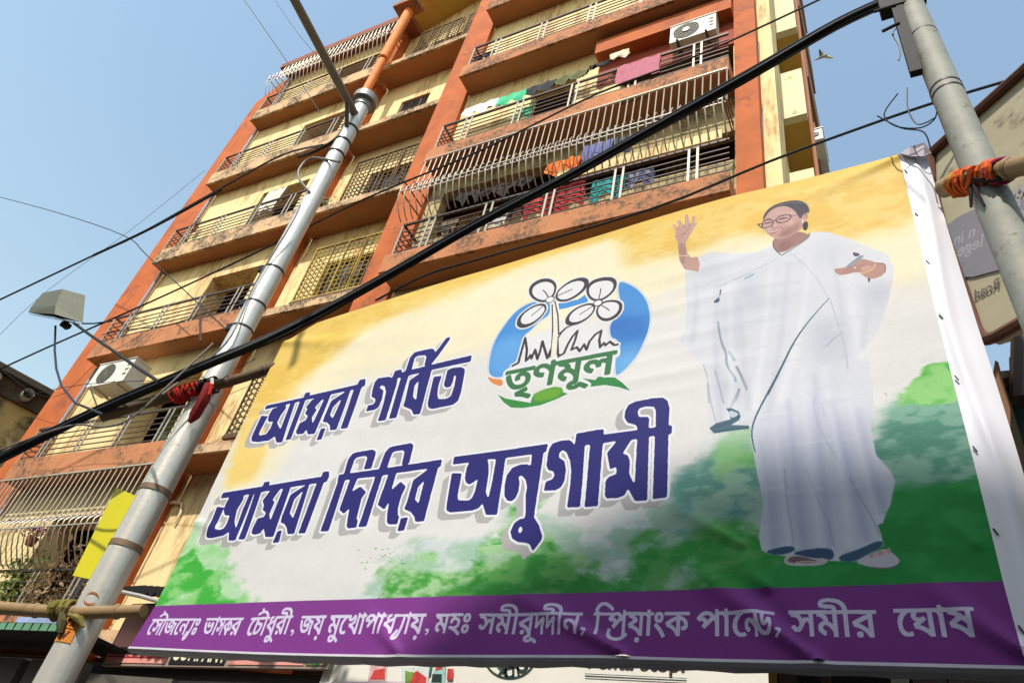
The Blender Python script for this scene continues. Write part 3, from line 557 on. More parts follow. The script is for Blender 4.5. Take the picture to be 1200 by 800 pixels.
fill(Q1, [(778, 322), (815, 322), (865, 302), (850, 328), (815, 342), (790, 338)], (168, 92, 90)); line(Q1, [(790, 327), (820, 328), (852, 314)], 1.0, (232, 222, 216)); line(Q1, [(868, 285), (892, 305), (880, 330)], .8, (142, 100, 92), .8)
line(Q1, [(818, 392), (822, 440), (872, 484)], 1, (70, 80, 96)); line(Q1, [(1074, 335), (1076, 360), (1000, 415), (880, 488)], 1, (74, 84, 100))
line(Q1, [(1078, 370), (960, 450), (800, 540), (690, 590)], .8, (176, 178, 192), .8)
for p_, c_, a_, b_ in (([(905, 255), (960, 235), (985, 270), (930, 300)], (208, 168, 156), .7, 6), ([(770, 300), (800, 300), (800, 320), (775, 320)], (206, 168, 158), .6, 4), ([(870, 330), (950, 310), (900, 360), (850, 362)], (146, 104, 96), .7, 5), ([(800, 215), (960, 165), (985, 200), (960, 210), (860, 205)], (210, 174, 164), .5, 6), ([(850, 420), (900, 400), (880, 470)], (130, 90, 84), .6, 5)): fill(Q1, p_, c_, a_, b_)
for k in range(9): line(Q1, [(860 + k * 18, 130 - k * 2), (930 + k * 14, 118 + k * 3), (1000 + k * 8, 160 + k * 9)], .5, (112, 104, 112) if k % 2 else (46, 40, 50), .55)
line(Q1, [(766, 262), (800, 254), (812, 262)], .7, (60, 44, 50)); line(Q1, [(858, 238), (890, 224), (922, 228)], .7, (60, 44, 50)); line(Q1, [(838, 240), (865, 215), (910, 206), (944, 206), (942, 232), (910, 256), (868, 264), (845, 254), (838, 240)], 1.2, (58, 44, 56)); line(Q1, [(742, 290), (744, 262), (760, 244), (800, 236)], 1.3, (58, 44, 56))
# other hand with the phone
fill(Q2, [(700, 640), (726, 640), (712, 690)], (70, 62, 84)); fill(Q2, [(760, 540), (812, 540), (834, 562), (826, 612), (790, 642), (722, 657), (662, 627), (640, 600), (520, 630), (482, 617), (462, 583), (486, 580), (540, 574), (600, 556), (655, 512), (700, 518)], (178, 134, 120))
fill(Q2, [(660, 560), (740, 560), (720, 600), (650, 600)], (206, 166, 148), .6, 2); fill(Q2, [(540, 572), (560, 578), (684, 498), (660, 486), (636, 498)], (136, 146, 158)); fill(Q2, [(596, 466), (640, 474), (650, 488), (620, 500), (602, 488)], (78, 64, 78))
for k in range(4): line(Q2, [(520 + k * 32, 622 - k * 6), (590 + k * 30, 560 - k * 4)], .7, (132, 92, 84), .6)
line(Q2, [(650, 612), (700, 608), (745, 580), (756, 548)], 1.4, (214, 178, 112)); line(Q2, [(760, 545), (810, 545), (830, 562), (824, 610)], .8, (96, 72, 92))
line(Q2, [(612, 575), (618, 575)], 1.4, (236, 236, 240))
def poly_tex(q, m):
    x, y = q[:, 0], q[:, 1]; x2, y2 = np.roll(x, -1), np.roll(y, -1)
    for r in range(max(0, int(y.min())), min(TH - 1, int(y.max()) + 1) + 1):
        c = (y <= r) != (y2 <= r)
        if c.any():
            xs = np.sort(x[c] + (r - y[c]) * (x2[c] - x[c]) / (y2[c] - y[c]))
            for k in range(0, len(xs) - 1, 2): m[r, max(int(math.floor(xs[k])), 0):min(int(xs[k + 1]) + 1, TW)] = True
GLY = {}
ADV = dict(zip('কখগঘচজডতদধনণপভমযরলসহষঃংািীে', (.81, .70, .66, .63, .57, .92, .71, .71, .60, .60, .60, .62, .72, .72, .62, .63, .60, .73, .68, .53, .63, .44, .44, .27, .54, .27, .35)))
def glyph(ch, bold):
    """outline contours of one Bengali letter from Blender's own built-in font"""
    if (ch, bold) not in GLY:
        cu = bpy.data.curves.new('t', 'FONT'); cu.body = ch; cu.size = 1; ob = bpy.data.objects.new('t', cu); COL.objects.link(ob); bpy.context.view_layer.update()
        cc = ob.to_curve(bpy.context.evaluated_depsgraph_get()); cs = []
        for sp in cc.splines:
            bp = sp.bezier_points; n_ = len(bp); pts = []
            for k in range(n_):
                a, b = bp[k], bp[(k + 1) % n_]; p = [np.array(v[:2]) for v in (a.co, a.handle_right, b.handle_left, b.co)]
                for t in (0, .25, .5, .75): pts.append((1 - t) ** 3 * p[0] + 3 * (1 - t) ** 2 * t * p[1] + 3 * (1 - t) * t * t * p[2] + t ** 3 * p[3])
            if pts: cs.append(np.array(pts))
        ob.to_curve_clear(); bpy.data.objects.remove(ob); bpy.data.curves.remove(cu); GLY[(ch, bold)] = cs
    return GLY[(ch, bold)]
def fill_winding(cs, m):
    A_ = np.vstack(cs); E_ = np.vstack([np.hstack([c, np.roll(c, -1, 0)]) for c in cs])
    for r in range(max(0, int(A_[:, 1].min())), min(TH - 1, int(A_[:, 1].max()) + 1) + 1):
        c = (E_[:, 1] <= r) != (E_[:, 3] <= r)
        if not c.any(): continue
        e = E_[c]; xs = e[:, 0] + (r - e[:, 1]) * (e[:, 2] - e[:, 0]) / (e[:, 3] - e[:, 1]); d = np.where(e[:, 3] > e[:, 1], 1, -1); o_ = np.argsort(xs); wn = 0
        for k in range(len(o_)):
            if wn != 0: m[r, max(int(math.floor(xs[o_[k - 1]])), 0):min(int(xs[o_[k]]) + 1, TW)] = True
            wn += d[o_[k]]
EXTRA = {'Y': (.44, [[(-.02, .585), (.46, .585)], [(.34, .60), (.32, .25), (.22, -.08), (.08, -.20), (.0, -.12), (.14, .10)]]), 'A': (.27, [[(-.02, .585), (.27, .585)], [(.12, .70), (.12, .0)], [(.14, .60), (.02, .78), (-.22, .84), (-.52, .74)], [(-.30, .84), (-.34, .92)]]),
         'H': (.0, [[(-.34, .585), (.10, .585)]]), 'R': (.0, [[(-.66, .14), (-.70, -.02), (-.50, -.12), (-.2, -.10), (-.04, .02)]])}
def word(chars, xa, ya, xb, yb, base, m, bold=.0, pw=.06):
    """type set on the cloth: headline from (xa, ya) to (xb, yb) in the photograph, base = photo y of the baseline at mid word. '<' narrows the next letter"""
    items, x, nar = [], 0.0, 1.0
    for ch in chars:
        if ch == '<': nar = .68; continue
        if ch == '{': x -= .12; continue
        adv = EXTRA[ch][0] if ch in EXTRA else ADV.get(ch, 0.0)
        items.append((ch, x, nar)); x += adv * nar; nar = 1.0
    p0_, p1_ = np.array(cloth(xa, ya)), np.array(cloth(xb, yb)); h = (p0_[1] + p1_[1]) / 2 - cloth((xa + xb) / 2 - (base - (ya + yb) / 2) * .3, base)[1]
    def T(q): q = np.asarray(q, float); c = p0_ + (p1_ - p0_) * (q[:, :1] / x); c[:, 1] += (q[:, 1] - .60) / .60 * h; return np.stack([(c[:, 0] - S0) * TS, (c[:, 1] - Z0) * TS], 1)
    for ch, gx, n_ in items:
        if ch in EXTRA:
            for st in EXTRA[ch][1]:
                q = T([(gx + a, b) for a, b in (chaikin(st, 2, False) if len(st) > 2 else st)]); r = pw * .5 * h / .6 * TS
                for k in range(len(q) - 1):
                    d = q[k + 1] - q[k]; L_ = np.hypot(*d) + 1e-6; nrm2 = np.array([-d[1], d[0]]) / L_ * r; e = d / L_ * r * .6; poly_tex(np.array([q[k] - e + nrm2, q[k + 1] + e + nrm2, q[k + 1] + e - nrm2, q[k] - e - nrm2]), m)
        else:
            fill_winding([T(np.stack([f[:, 0] * n_ + gx, f[:, 1]], 1)) for f in glyph(ch, bold)], m)
# ---- emblem
G, H2 = (560, 310, 5.44), (560, 390, 6)
BL = (70, 140, 205); BL2 = (44, 108, 184)
LC = [(80, 722), (74, 640), (108, 500), (180, 388), (250, 300), (345, 243), (470, 240), (460, 330), (400, 362), (332, 436), (300, 452), (285, 560), (240, 640), (182, 682), (168, 730)]
RC = [(898, 112), (960, 128), (1022, 165), (1070, 220), (1098, 300), (1096, 400), (1060, 505), (1010, 600), (950, 670), (893, 718), (882, 700), (880, 602), (912, 592), (912, 520), (886, 480), (848, 472), (844, 380), (900, 340), (930, 280), (900, 200)]
paint(dilate(poly_mask(tile(G, LC), smooth=True) | poly_mask(tile(G, RC), smooth=True), 8), (206, 210, 214)); 
for P in (LC, RC): paint(poly_mask(tile(G, P), smooth=True), BL)
def sh():
    fill(G, [(60, 520), (330, 420), (300, 700), (60, 740)], (104, 166, 220), .8, 22); fill(G, [(700, 350), (1120, 330), (1120, 500), (700, 480)], BL2, .8, 24); fill(G, [(860, 560), (1100, 520), (1000, 740), (860, 740)], (120, 178, 224), .7, 20)
clip_to(poly_mask(tile(G, LC), smooth=True) | poly_mask(tile(G, RC), smooth=True), sh)
fill(G, [(515, 252), (640, 228), (690, 195), (700, 130), (760, 92), (720, 200), (700, 245), (640, 262), (560, 286), (522, 292)], BL, smooth=False)
WH = (224, 222, 222); DK = (62, 56, 62)
petals = [((462, 228), [(325, 172), (343, 130), (400, 96), (462, 92), (502, 122), (504, 165), (484, 212), (440, 246), (390, 246), (340, 216)]),
          ((470, 222), [(500, 182), (540, 140), (600, 100), (670, 82), (712, 100), (705, 142), (660, 192), (590, 236), (530, 246), (494, 226)]),
          ((455, 240), [(432, 253), (445, 290), (412, 342), (350, 396), (282, 418), (248, 395), (262, 340), (320, 288), (380, 256)]),
          ((768, 250), [(690, 172), (700, 130), (750, 95), (830, 82), (882, 95), (892, 140), (862, 190), (800, 236), (742, 242), (704, 216)]),
          ((765, 252), [(557, 362), (588, 310), (650, 268), (720, 248), (756, 264), (746, 312), (692, 366), (622, 398), (568, 396)]),
          ((770, 255), [(762, 276), (800, 240), (870, 228), (922, 245), (926, 292), (892, 342), (832, 372), (782, 362), (754, 322)])]
ink = np.zeros((TH, TW), bool)
for c, p in petals: poly_mask(tile(G, p), ink, smooth=True)
lines = [(G, [(476, 262), (482, 400), (478, 520), (466, 600)], 1.4), (G, [(492, 240), (514, 330), (520, 450)], 1.4), (G, [(518, 455), (560, 415), (600, 398)], 1.4), (G, [(520, 600), (514, 480), (540, 440), (575, 405)], 1.8),
         (H2, [(250, 243), (292, 222), (320, 115), (338, 45), (352, 130), (345, 208), (360, 195), (376, 168), (384, 192), (410, 130), (426, 196), (445, 140), (460, 70), (478, 130), (496, 190), (520, 130)], 2.6),
         (H2, [(566, 95), (568, 160), (582, 172), (612, 155), (640, 90), (668, 40), (706, -5), (690, 60), (664, 130), (702, 112), (722, 140), (752, 92), (770, 128), (790, 70), (830, 20), (872, -8), (858, 60), (864, 110), (890, 80), (902, 96), (932, 70), (962, 94), (986, 90)], 2.6)]
art = ink.copy()
for o, p, w in lines: stroke_mask(tile(o, p), w, art, smooth=False)
LG = (62, 116, 70)
lt = np.zeros((TH, TW), bool)
word('তৃণমূল', 595.5, 438.5, 722.5, 413.5, 451, lt)
lt = dilate(lt, 4)
OR = [(68, 312), (120, 335), (186, 335), (180, 390), (128, 376), (90, 350)]
G1 = [(146, 443), (200, 470), (250, 480), (378, 502), (394, 446), (470, 410), (545, 390), (598, 398), (606, 428), (638, 438), (560, 476), (440, 520), (330, 538), (240, 535), (190, 500)]
G2 = [(738, 328), (830, 342), (852, 318), (970, 325), (1020, 360), (1080, 420), (1000, 394), (900, 378), (780, 392), (786, 352)]
sw = poly_mask(tile(H2, OR)) | poly_mask(tile(H2, G1)) | poly_mask(tile(H2, G2))
fill(H2, [(330, 60), (470, 0), (600, -80), (860, -60), (930, 40), (985, 110), (960, 170), (820, 220), (600, 260), (300, 290)], (222, 220, 220), 1, smooth=False)
paint(dilate(art, 6), WH); paint(dilate(sw, 3), (226, 226, 224))
paint(poly_mask(tile(H2, OR), smooth=True), (216, 138, 76)); paint(poly_mask(tile(H2, G1), smooth=False), (58, 138, 62)); paint(poly_mask(tile(H2, G2)), (52, 130, 66))
fill(H2, [(390, 446), (470, 412), (545, 392), (596, 400), (604, 430), (560, 470), (400, 500)], (112, 166, 50), .9, 5)
paint(dilate(lt, 9), (226, 225, 224)); paint(lt, LG)
for o, p, w in lines: paint(stroke_mask(tile(o, p), w, smooth=False), DK)
fill(G, [(480, 262), (492, 250), (508, 330), (514, 460), (508, 590), (472, 598), (486, 420)], (230, 224, 204), smooth=False)
for i, (c, p) in enumerate(petals):
    p = np.array(p, float); paint(poly_mask(tile(G, p), smooth=True), DK)
    m_ = p.mean(0); inner = m_ + (p - m_) * [.80, .76] + (np.array(c) - m_) * .06; paint(poly_mask(tile(G, inner), smooth=True), WH)
    d = np.array(c, float) - m_; line(G, [m_ - d * .02, m_ + d * .35 + [3, -3], m_ + d * .8], 1.0, DK)
for c in ((462, 228), (768, 251)):
    t = np.linspace(0, 6.28, 14)[:-1]; e = np.stack([c[0] + 24 * np.cos(t) + 4 * np.sin(t), c[1] + 15 * np.sin(t) - 8 * np.cos(t)], 1)
    paint(dilate(poly_mask(tile(G, e)), 4), DK); paint(poly_mask(tile(G, e)), (232, 230, 226))
# ---- the two big lines of lettering
A_, B_, C_, D_, E_, F_ = (230, 380, 6), (400, 380, 6), (220, 520, 6), (370, 510, 6), (510, 500, 6), (650, 470, 6)
big = np.zeros((TH, TW), bool); hol = np.zeros((TH, TW), bool)
def gl(o, *ps):
    for p in ps: poly_mask(tile(o, p), big)
def ho(o, *ps):
    for p in ps: poly_mask(tile(o, p), hol)
# line 1
gl(A_, [(486, 606), (500, 576), (760, 520), (771, 488), (806, 480), (803, 505), (1136, 426), (1150, 395), (1193, 385), (1190, 432), (1166, 448)],
   [(465, 648), (512, 652), (450, 775), (455, 790), (500, 780), (530, 740), (548, 690), (522, 696), (510, 680), (518, 645), (542, 600), (740, 540), (700, 560), (612, 838), (572, 838), (562, 795), (520, 825), (440, 836), (398, 830), (398, 800)],
   [(735, 545), (775, 535), (672, 815), (635, 822)],
   [(820, 535), (905, 505), (950, 500), (838, 775), (790, 779), (780, 745), (760, 775), (714, 780), (708, 760), (735, 700), (775, 680), (790, 650), (770, 632), (788, 600), (775, 590)],
   [(1050, 478), (1088, 465), (990, 745), (945, 750), (943, 715), (925, 695), (893, 690), (905, 650), (952, 542)], [(882, 738), (914, 733), (886, 815), (850, 820)],
   [(1110, 460), (1166, 444), (1067, 735), (1018, 740)])
ho(A_, [(635, 572), (667, 562), (600, 748), (578, 700), (600, 650), (638, 595)], [(886, 538), (903, 530), (822, 705), (818, 660), (852, 605), (838, 590)], [(1022, 528), (1010, 560), (962, 665), (944, 640), (965, 585)])
gl(B_, [(380, 333), (428, 322), (430, 345), (400, 385), (393, 430), (314, 680), (260, 686), (300, 560), (318, 480), (308, 440), (285, 432), (272, 450), (300, 470), (290, 530), (265, 588), (235, 606), (176, 617), (190, 573), (225, 568), (243, 545), (240, 525), (215, 515), (222, 460), (238, 408), (262, 382), (340, 372), (355, 382), (368, 368)],
   [(425, 375), (480, 362), (390, 662), (338, 669)], [(560, 350), (642, 330), (556, 635), (510, 639), (497, 605), (438, 580), (455, 530), (485, 400)],
   [(428, 345), (460, 335), (926, 227), (915, 272), (640, 330), (425, 380), (385, 385)],
   [(452, 345), (490, 238), (520, 205), (560, 195), (640, 179), (660, 186), (668, 208), (745, 107), (774, 98), (770, 118), (690, 230), (655, 272), (640, 290), (590, 299), (605, 240), (597, 226), (545, 230), (522, 245), (500, 328)],
   [(655, 378), (713, 368), (688, 440), (680, 500), (686, 531), (740, 529), (775, 510), (800, 440), (812, 375), (800, 362), (790, 410), (772, 447), (742, 452), (725, 436), (742, 370), (752, 330), (790, 315), (850, 309), (874, 322), (874, 345), (848, 480), (826, 542), (790, 571), (640, 600), (615, 590), (610, 560), (625, 500)])
ho(B_, [(550, 403), (530, 540), (508, 515), (520, 440)])
# line 2
gl(C_, [(238, 390), (255, 350), (535, 305), (547, 275), (587, 270), (581, 298), (950, 238), (960, 205), (1002, 200), (1003, 236), (987, 275)],
   [(212, 445), (262, 452), (200, 588), (203, 606), (238, 610), (262, 598), (282, 560), (300, 505), (283, 508), (265, 503), (258, 478), (270, 430), (300, 380), (478, 345), (345, 685), (297, 686), (300, 625), (262, 650), (180, 664), (145, 665), (133, 650), (140, 625)],
   [(485, 340), (530, 335), (411, 678), (366, 679)],
   [(590, 335), (650, 320), (738, 305), (611, 660), (555, 661), (545, 600), (520, 635), (480, 646), (456, 636), (465, 600), (500, 530), (545, 520), (560, 490), (535, 470), (545, 440), (535, 405)],
   [(830, 305), (866, 298), (758, 639), (712, 641), (705, 595), (690, 570), (663, 560), (672, 520), (735, 365)], [(640, 620), (672, 614), (650, 697), (603, 703), (622, 665)], [(915, 290), (968, 278), (835, 635), (786, 636)])
ho(C_, [(402, 368), (441, 360), (395, 462), (345, 602), (335, 548), (352, 470), (398, 395)], [(660, 328), (682, 322), (590, 548), (584, 500), (622, 415), (606, 402)], [(822, 338), (800, 400), (750, 532), (728, 495), (760, 400)])
gl(D_, [(160, 330), (170, 284), (207, 278), (893, 174), (882, 226), (780, 242), (580, 268), (430, 295), (300, 308)],
   [(203, 285), (235, 175), (265, 135), (290, 125), (405, 104), (426, 118), (425, 140), (395, 238), (342, 246), (368, 160), (355, 150), (300, 160), (280, 175), (245, 275)],
   [(166, 325), (215, 318), (100, 681), (41, 684)],
   [(250, 310), (302, 303), (262, 402), (320, 365), (362, 405), (330, 450), (295, 598), (306, 600), (297, 656), (240, 663), (227, 650), (233, 590), (245, 520), (206, 559), (174, 530)],
   [(425, 290), (475, 283), (366, 650), (309, 654)],
   [(447, 245), (490, 125), (520, 90), (545, 80), (670, 57), (689, 70), (686, 95), (661, 202), (608, 211), (627, 120), (615, 108), (555, 118), (540, 130), (505, 236)],
   [(515, 278), (572, 265), (538, 392), (602, 330), (640, 366), (610, 430), (585, 520), (585, 570), (596, 575), (580, 633), (525, 634), (509, 620), (510, 560), (525, 470), (490, 530), (443, 495)],
   [(800, 238), (866, 226), (766, 610), (705, 613), (700, 580), (675, 545), (628, 525), (650, 470), (690, 320)], [(606, 589), (657, 581), (630, 675), (581, 683)])
ho(D_, [(768, 322), (728, 488), (704, 455), (725, 370)])
gl(E_, [(128, 270), (136, 217), (798, 127), (786, 184), (758, 190)],
   [(120, 330), (190, 331), (160, 490), (165, 520), (235, 522), (260, 505), (280, 460), (302, 368), (270, 395), (240, 409), (218, 395), (211, 360), (225, 290), (245, 255), (506, 205), (495, 240), (438, 623), (360, 623), (335, 540), (310, 575), (260, 593), (110, 606), (81, 590), (85, 545)],
   [(688, 175), (768, 182), (745, 330), (698, 640), (732, 695), (755, 770), (750, 800), (690, 880), (668, 830), (640, 820), (585, 815), (545, 790), (532, 740), (560, 680), (600, 652), (632, 650), (640, 600), (640, 480), (650, 430), (640, 380), (612, 345), (588, 355), (597, 400), (588, 460), (570, 505), (540, 529), (510, 523), (489, 490), (490, 420), (505, 345), (545, 292), (600, 271), (650, 268), (676, 280)],
   [(1000, 57), (1076, 45), (1071, 85), (1060, 135), (1040, 400), (1022, 570), (930, 573), (955, 400), (962, 320), (955, 250), (930, 190), (905, 172), (880, 190), (876, 225), (915, 250), (925, 310), (915, 385), (890, 432), (850, 453), (767, 456), (782, 390), (825, 378), (845, 350), (835, 320), (800, 312), (787, 280), (795, 220), (805, 165), (830, 125), (890, 106), (950, 102), (975, 120), (985, 160)])
ho(E_, [(370, 232), (431, 232), (400, 400), (375, 512), (358, 460), (378, 330), (378, 270)], [(600, 702), (616, 712), (614, 742), (598, 756), (586, 735)])
gl(F_, [(140, 330), (165, 262), (232, 262), (236, 225), (300, 214), (353, 208), (350, 246), (832, 181), (829, 240), (665, 262), (350, 305)], [(258, 300), (348, 290), (307, 743), (214, 750)],
   [(445, 290), (535, 270), (670, 255), (655, 706), (568, 709), (520, 620), (495, 670), (450, 686), (370, 691), (357, 670), (362, 570), (385, 540), (440, 520), (440, 470), (395, 490), (392, 470), (375, 375)],
   [(711, 250), (806, 236), (796, 690), (694, 699)],
   [(590, 210), (580, 180), (520, 165), (499, 130), (504, 80), (525, 40), (575, 15), (660, 0), (690, -8), (770, -13), (800, 10), (813, 60), (806, 200), (717, 210), (718, 80), (705, 52), (650, 50), (605, 62), (590, 90), (600, 125), (660, 122), (672, 135), (668, 205)])
ho(F_, [(545, 284), (587, 278), (567, 598), (530, 520), (535, 430), (520, 390), (484, 380)])
big &= ~hol
by0, by1, bx0, bx1 = bbox(big, 12); big[by0:by1, bx0:bx1] = blur(big[by0:by1, bx0:bx1], 3) > .5
wide = dilate(big, 7)
path = [(-int(round(k * 24 / 8)), -int(round(k * 22 / 8))) for k in range(9)]
paint(shift_or(dilate(big, 3), path), (176, 173, 170)); paint(wide, (232, 231, 234)); paint(big, (44, 41, 112))
# ---- names in the purple strip
p1, p2, p3, p4, p5, p6 = (160, 690, 6.667), (330, 690, 6.667), (500, 690, 6), (690, 690, 6), (850, 690, 6), (1010, 680, 6.316)
nm = np.zeros((TH, TW), bool)
for a in (('েসAজেনYঃ', 181, 726.6, 238, 725.4, 744), ('ভা<স<কর', 243.5, 725.4, 286, 724.8, 743.8), ('েচAধুরী', 296, 725, 344.7, 722.6, 743.8), ('জয়', 355.8, 723.4, 384, 722.7, 743.7), ('মুেখাপাধYায়', 390, 722.7, 501.3, 721.4, 743.4), ('মহঃ', 514.3, 721.4, 556, 720.6, 742.8), ('সমীরূ<দ<দীন', 564.3, 720.7, 683, 719.7, 743.4), ('িHপRয়াংক', 698, 719.4, 808, 718.7, 744.8), ('পাে<ন{<ড', 817, 718.4, 906.5, 718.6, 745.6), ('সমীর', 925.8, 717.6, 1026, 717.9, 746.7), ('েঘাষ', 1049, 716.4, 1140, 716.2, 747)): word(*a, nm)
def comma(px, py, w_): stroke_mask(np.array([(px, py), (px + w_ * .35, py + w_ * .1)], float), w_ * .55, nm); stroke_mask(np.array([(px + w_ * .4, py), (px + w_ * .45, py + w_ * .5), (px - w_ * .15, py + w_ * 1.1)], float), w_ * .34, nm)
nm = dilate(nm, 1)
for c in ((343, 739.5, 4.5), (501.5, 739, 5), (684.5, 738.5, 6.5), (912.5, 740, 7.5)): comma(*c)
paint(nm, (214, 206, 226))
IMG = np.clip(IMG * (1 + (fbm(6, 2, 4)[..., None] - .5) * .03), 0, 1)
def image_from(arr, name):
    h, w = arr.shape[:2]; im = bpy.data.images.new(name, w, h, alpha=False)
    a = np.ones((h, w, 4), np.float32); a[..., :3] = arr; im.pixels.foreach_set(a.ravel()); im.update(); im.pack(); return im
# ============================ BANNER ============================
def lerp_poly(P, x): return np.interp(x, [p[0] for p in P], [p[1] for p in P])
LE = sorted([cloth(155, 757)[::-1], cloth(183, 711)[::-1], cloth(258, 555)[::-1], cloth(331, 405)[::-1]])            # z -> s of left edge
RE = sorted([cloth(1197, 762)[::-1], cloth(1176, 684)[::-1], cloth(1142, 545)[::-1], cloth(1100, 380)[::-1], cloth(1054, 184)[::-1]])
TOP = [cloth(331, 405), cloth(351, 391), cloth(373, 379), cloth(440, 357.5), cloth(540, 326), cloth(640, 296), cloth(760, 260), cloth(860, 231.5), cloth(960, 207), cloth(1054, 183)]
BOT = [cloth(155, 758), cloth(300, 764), cloth(450, 768), cloth(600, 768), cloth(700, 768), cloth(850, 772), cloth(1000, 776), cloth(1197, 781)]
def ridge(s, z, a, b, w_, h):
    a, b = np.array(cloth(*a)), np.array(cloth(*b)); d = b - a; t = np.clip(((s - a[0]) * d[0] + (z - a[1]) * d[1]) / (d @ d), 0, 1)
    q = np.hypot(s - a[0] - t * d[0], z - a[1] - t * d[1]); return h * np.exp(-(q / (w_ * (.35 + .9 * t))) ** 2) * (1 - t * .75)
def drape(s, z):
    """how far the cloth stands off its frame (units)"""
    o = .012 * np.sin(s * .9 + z * 1.3 + 1) + .004 * np.sin(s * 2.3 - z * 2.1) + .0012 * np.sin(z * 9 + s * 1.2)
    for a, b, w_, h in (((734, 768), (610, 700), .10, .075), ((960, 776), (810, 665), .13, .10), ((1196, 765), (1090, 690), .13, .08), ((470, 766), (430, 715), .12, .05), ((955, 774), (900, 700), .08, -.06),
                        ((870, 640), (780, 590), .10, .05), ((900, 690), (860, 650), .12, .05), ((1145, 640), (1100, 600), .12, .03), ((1055, 185), (940, 235), .16, .05), ((335, 402), (420, 400), .2, .05), ((225, 610), (300, 640), .15, .03)):
        o = o + ridge(s, z, a, b, w_, h)
    for k in range(9):       # small drag folds beside the emblem, pulling towards the right side
        o = o + .006 * np.exp(-((z - (7.9 + k * .33 + .05 * (s + 3))) / .075) ** 2) * np.exp(-((s + 2.9 - .1 * k) / 1.1) ** 2) * (1 if k % 2 else .6)
    return o
NB = np.array([math.sin(BY), -math.cos(BY), 0.0])
def bplane(s, z): return np.array([s * math.cos(BY), BD + s * math.sin(BY), z])
BDO = (ban_u(600, 400)[1] - ban_u(600, 400)[0] / math.cos(BY) * math.sin(BY))
def bplane(s, z, o=0.): return np.array([s * math.cos(BY), BDO + s * math.sin(BY), z]) + NB * o
BN = thing('political_banner', 'large stretched banner with blue Bengali lettering, a round emblem and a waving woman', 'banner', bplane(-5.7, 4.3))
nx, nz = 300, 150; V, UV = [], []
for j in range(nz + 1):
    for i in range(nx + 1):
        u, v = i / nx, j / nz
        z = 4.3 + 7 * v; s = 0
        for _ in range(5):
            l, r = lerp_poly(LE, z), lerp_poly(RE, z); s = l + (r - l) * u; z = lerp_poly(BOT, s) * (1 - v) + lerp_poly(TOP, s) * v
        V.append(bplane(s, z, float(drape(s, z)) + .03)); UV.append(((s - S0) * TS / TW, (z - Z0) * TS / TH))
Fq = [(j * (nx + 1) + i, j * (nx + 1) + i + 1, (j + 1) * (nx + 1) + i + 1, (j + 1) * (nx + 1) + i) for j in range(nz) for i in range(nx)]
org = ROOT[BN.name]; me = bpy.data.meshes.new('printed_cloth'); me.from_pydata([tuple(W(p) - org) for p in V], [], Fq)
uvl = me.uv_layers.new(name='UVMap'); li = np.zeros(len(me.loops), int); me.loops.foreach_get('vertex_index', li); uvl.data.foreach_set('uv', np.array(UV, np.float32)[li].ravel())
me.polygons.foreach_set('use_smooth', [True] * len(me.polygons))
m = bpy.data.materials.new('printed_flex'); m.use_nodes = True; N, L = m.node_tree.nodes, m.node_tree.links; b = N['Principled BSDF']; b.inputs['Roughness'].default_value = .6; b.inputs['Specular IOR Level'].default_value = .18
ti = N.new('ShaderNodeTexImage'); ti.image = image_from(IMG, 'banner_print'); ti.interpolation = 'Linear'; ti.extension = 'EXTEND'
gm = N.new('ShaderNodeMix'); gm.data_type = 'RGBA'; gm.blend_type = 'MULTIPLY'; gm.inputs['Factor'].default_value = 1; gm.inputs['B'].default_value = (.86, .87, .90, 1); L.new(ti.outputs[0], gm.inputs['A']); L.new(gm.outputs['Result'], b.inputs['Base Color'])
tc = N.new('ShaderNodeTexCoord'); nn = N.new('ShaderNodeTexNoise'); mp_ = N.new('ShaderNodeMapping'); mp_.inputs['Scale'].default_value = (1.2, 1, 6); L.new(tc.outputs['Object'], mp_.inputs[0]); L.new(mp_.outputs[0], nn.inputs['Vector']); nn.inputs['Scale'].default_value = 2.2; nn.inputs['Detail'].default_value = 4; bp = N.new('ShaderNodeBump'); bp.inputs['Strength'].default_value = .05; bp.inputs['Distance'].default_value = .02; L.new(nn.outputs['Fac'], bp.inputs['Height']); L.new(bp.outputs[0], b.inputs['Normal'])
me.materials.append(m); o = bpy.data.objects.new('printed_cloth', me); COL.objects.link(o); o.parent = BN
FLEX = mat('white_flex', (226, 225, 232), .38, var=.03, bump=0, spec=.5); FLEXB = mat('grey_flex_back', (176, 172, 178), .6, var=.15, bump=.2)
# side return: unprinted white flex folded round the right of the frame
mbx = MB(); nz2, nu = 90, 14; V2 = []
for j in range(nz2 + 1):
    v = j / nz2; z = 4.36 + (11.62 - 4.36) * v; s0 = float(lerp_poly(RE, z))
    wd = .38 + .03 * math.sin(v * 5)
    for i in range(nu + 1):
        u = i / nu; s = s0 + wd * u; crease = .035 * math.exp(-((u - .45 - .15 * math.sin(v * 9)) / .16) ** 2) + .03 * math.sin(v * 40 + u * 3) * u * (1 if v > .8 else .15) + (.05 * math.exp(-((v - .93 + u * .12) / .02) ** 2))
        V2.append(bplane(s, z + .07 * u * (v > .99), float(drape(s0, z)) * (1 - u) + .032 + crease - .10 * u * u))
mbx.add(V2, [(j * (nu + 1) + i, j * (nu + 1) + i + 1, (j + 1) * (nu + 1) + i + 1, (j + 1) * (nu + 1) + i) for j in range(nz2) for i in range(nu)])
mbx.build('white_side_return', FLEX, BN, smooth=True)
mb = MB(); c = [bplane(.72, 11.66, .05), bplane(.86, 11.75, .05), bplane(1.06, 11.80, .02), bplane(1.12, 11.62, -.06), bplane(1.0, 11.40, .09), bplane(.84, 11.47, .1)]
mb.prism(c, NB * .02); mb.build('folded_corner_flap', mat('flap_shade_flex', (150, 142, 152), .6, bump=.1), BN)
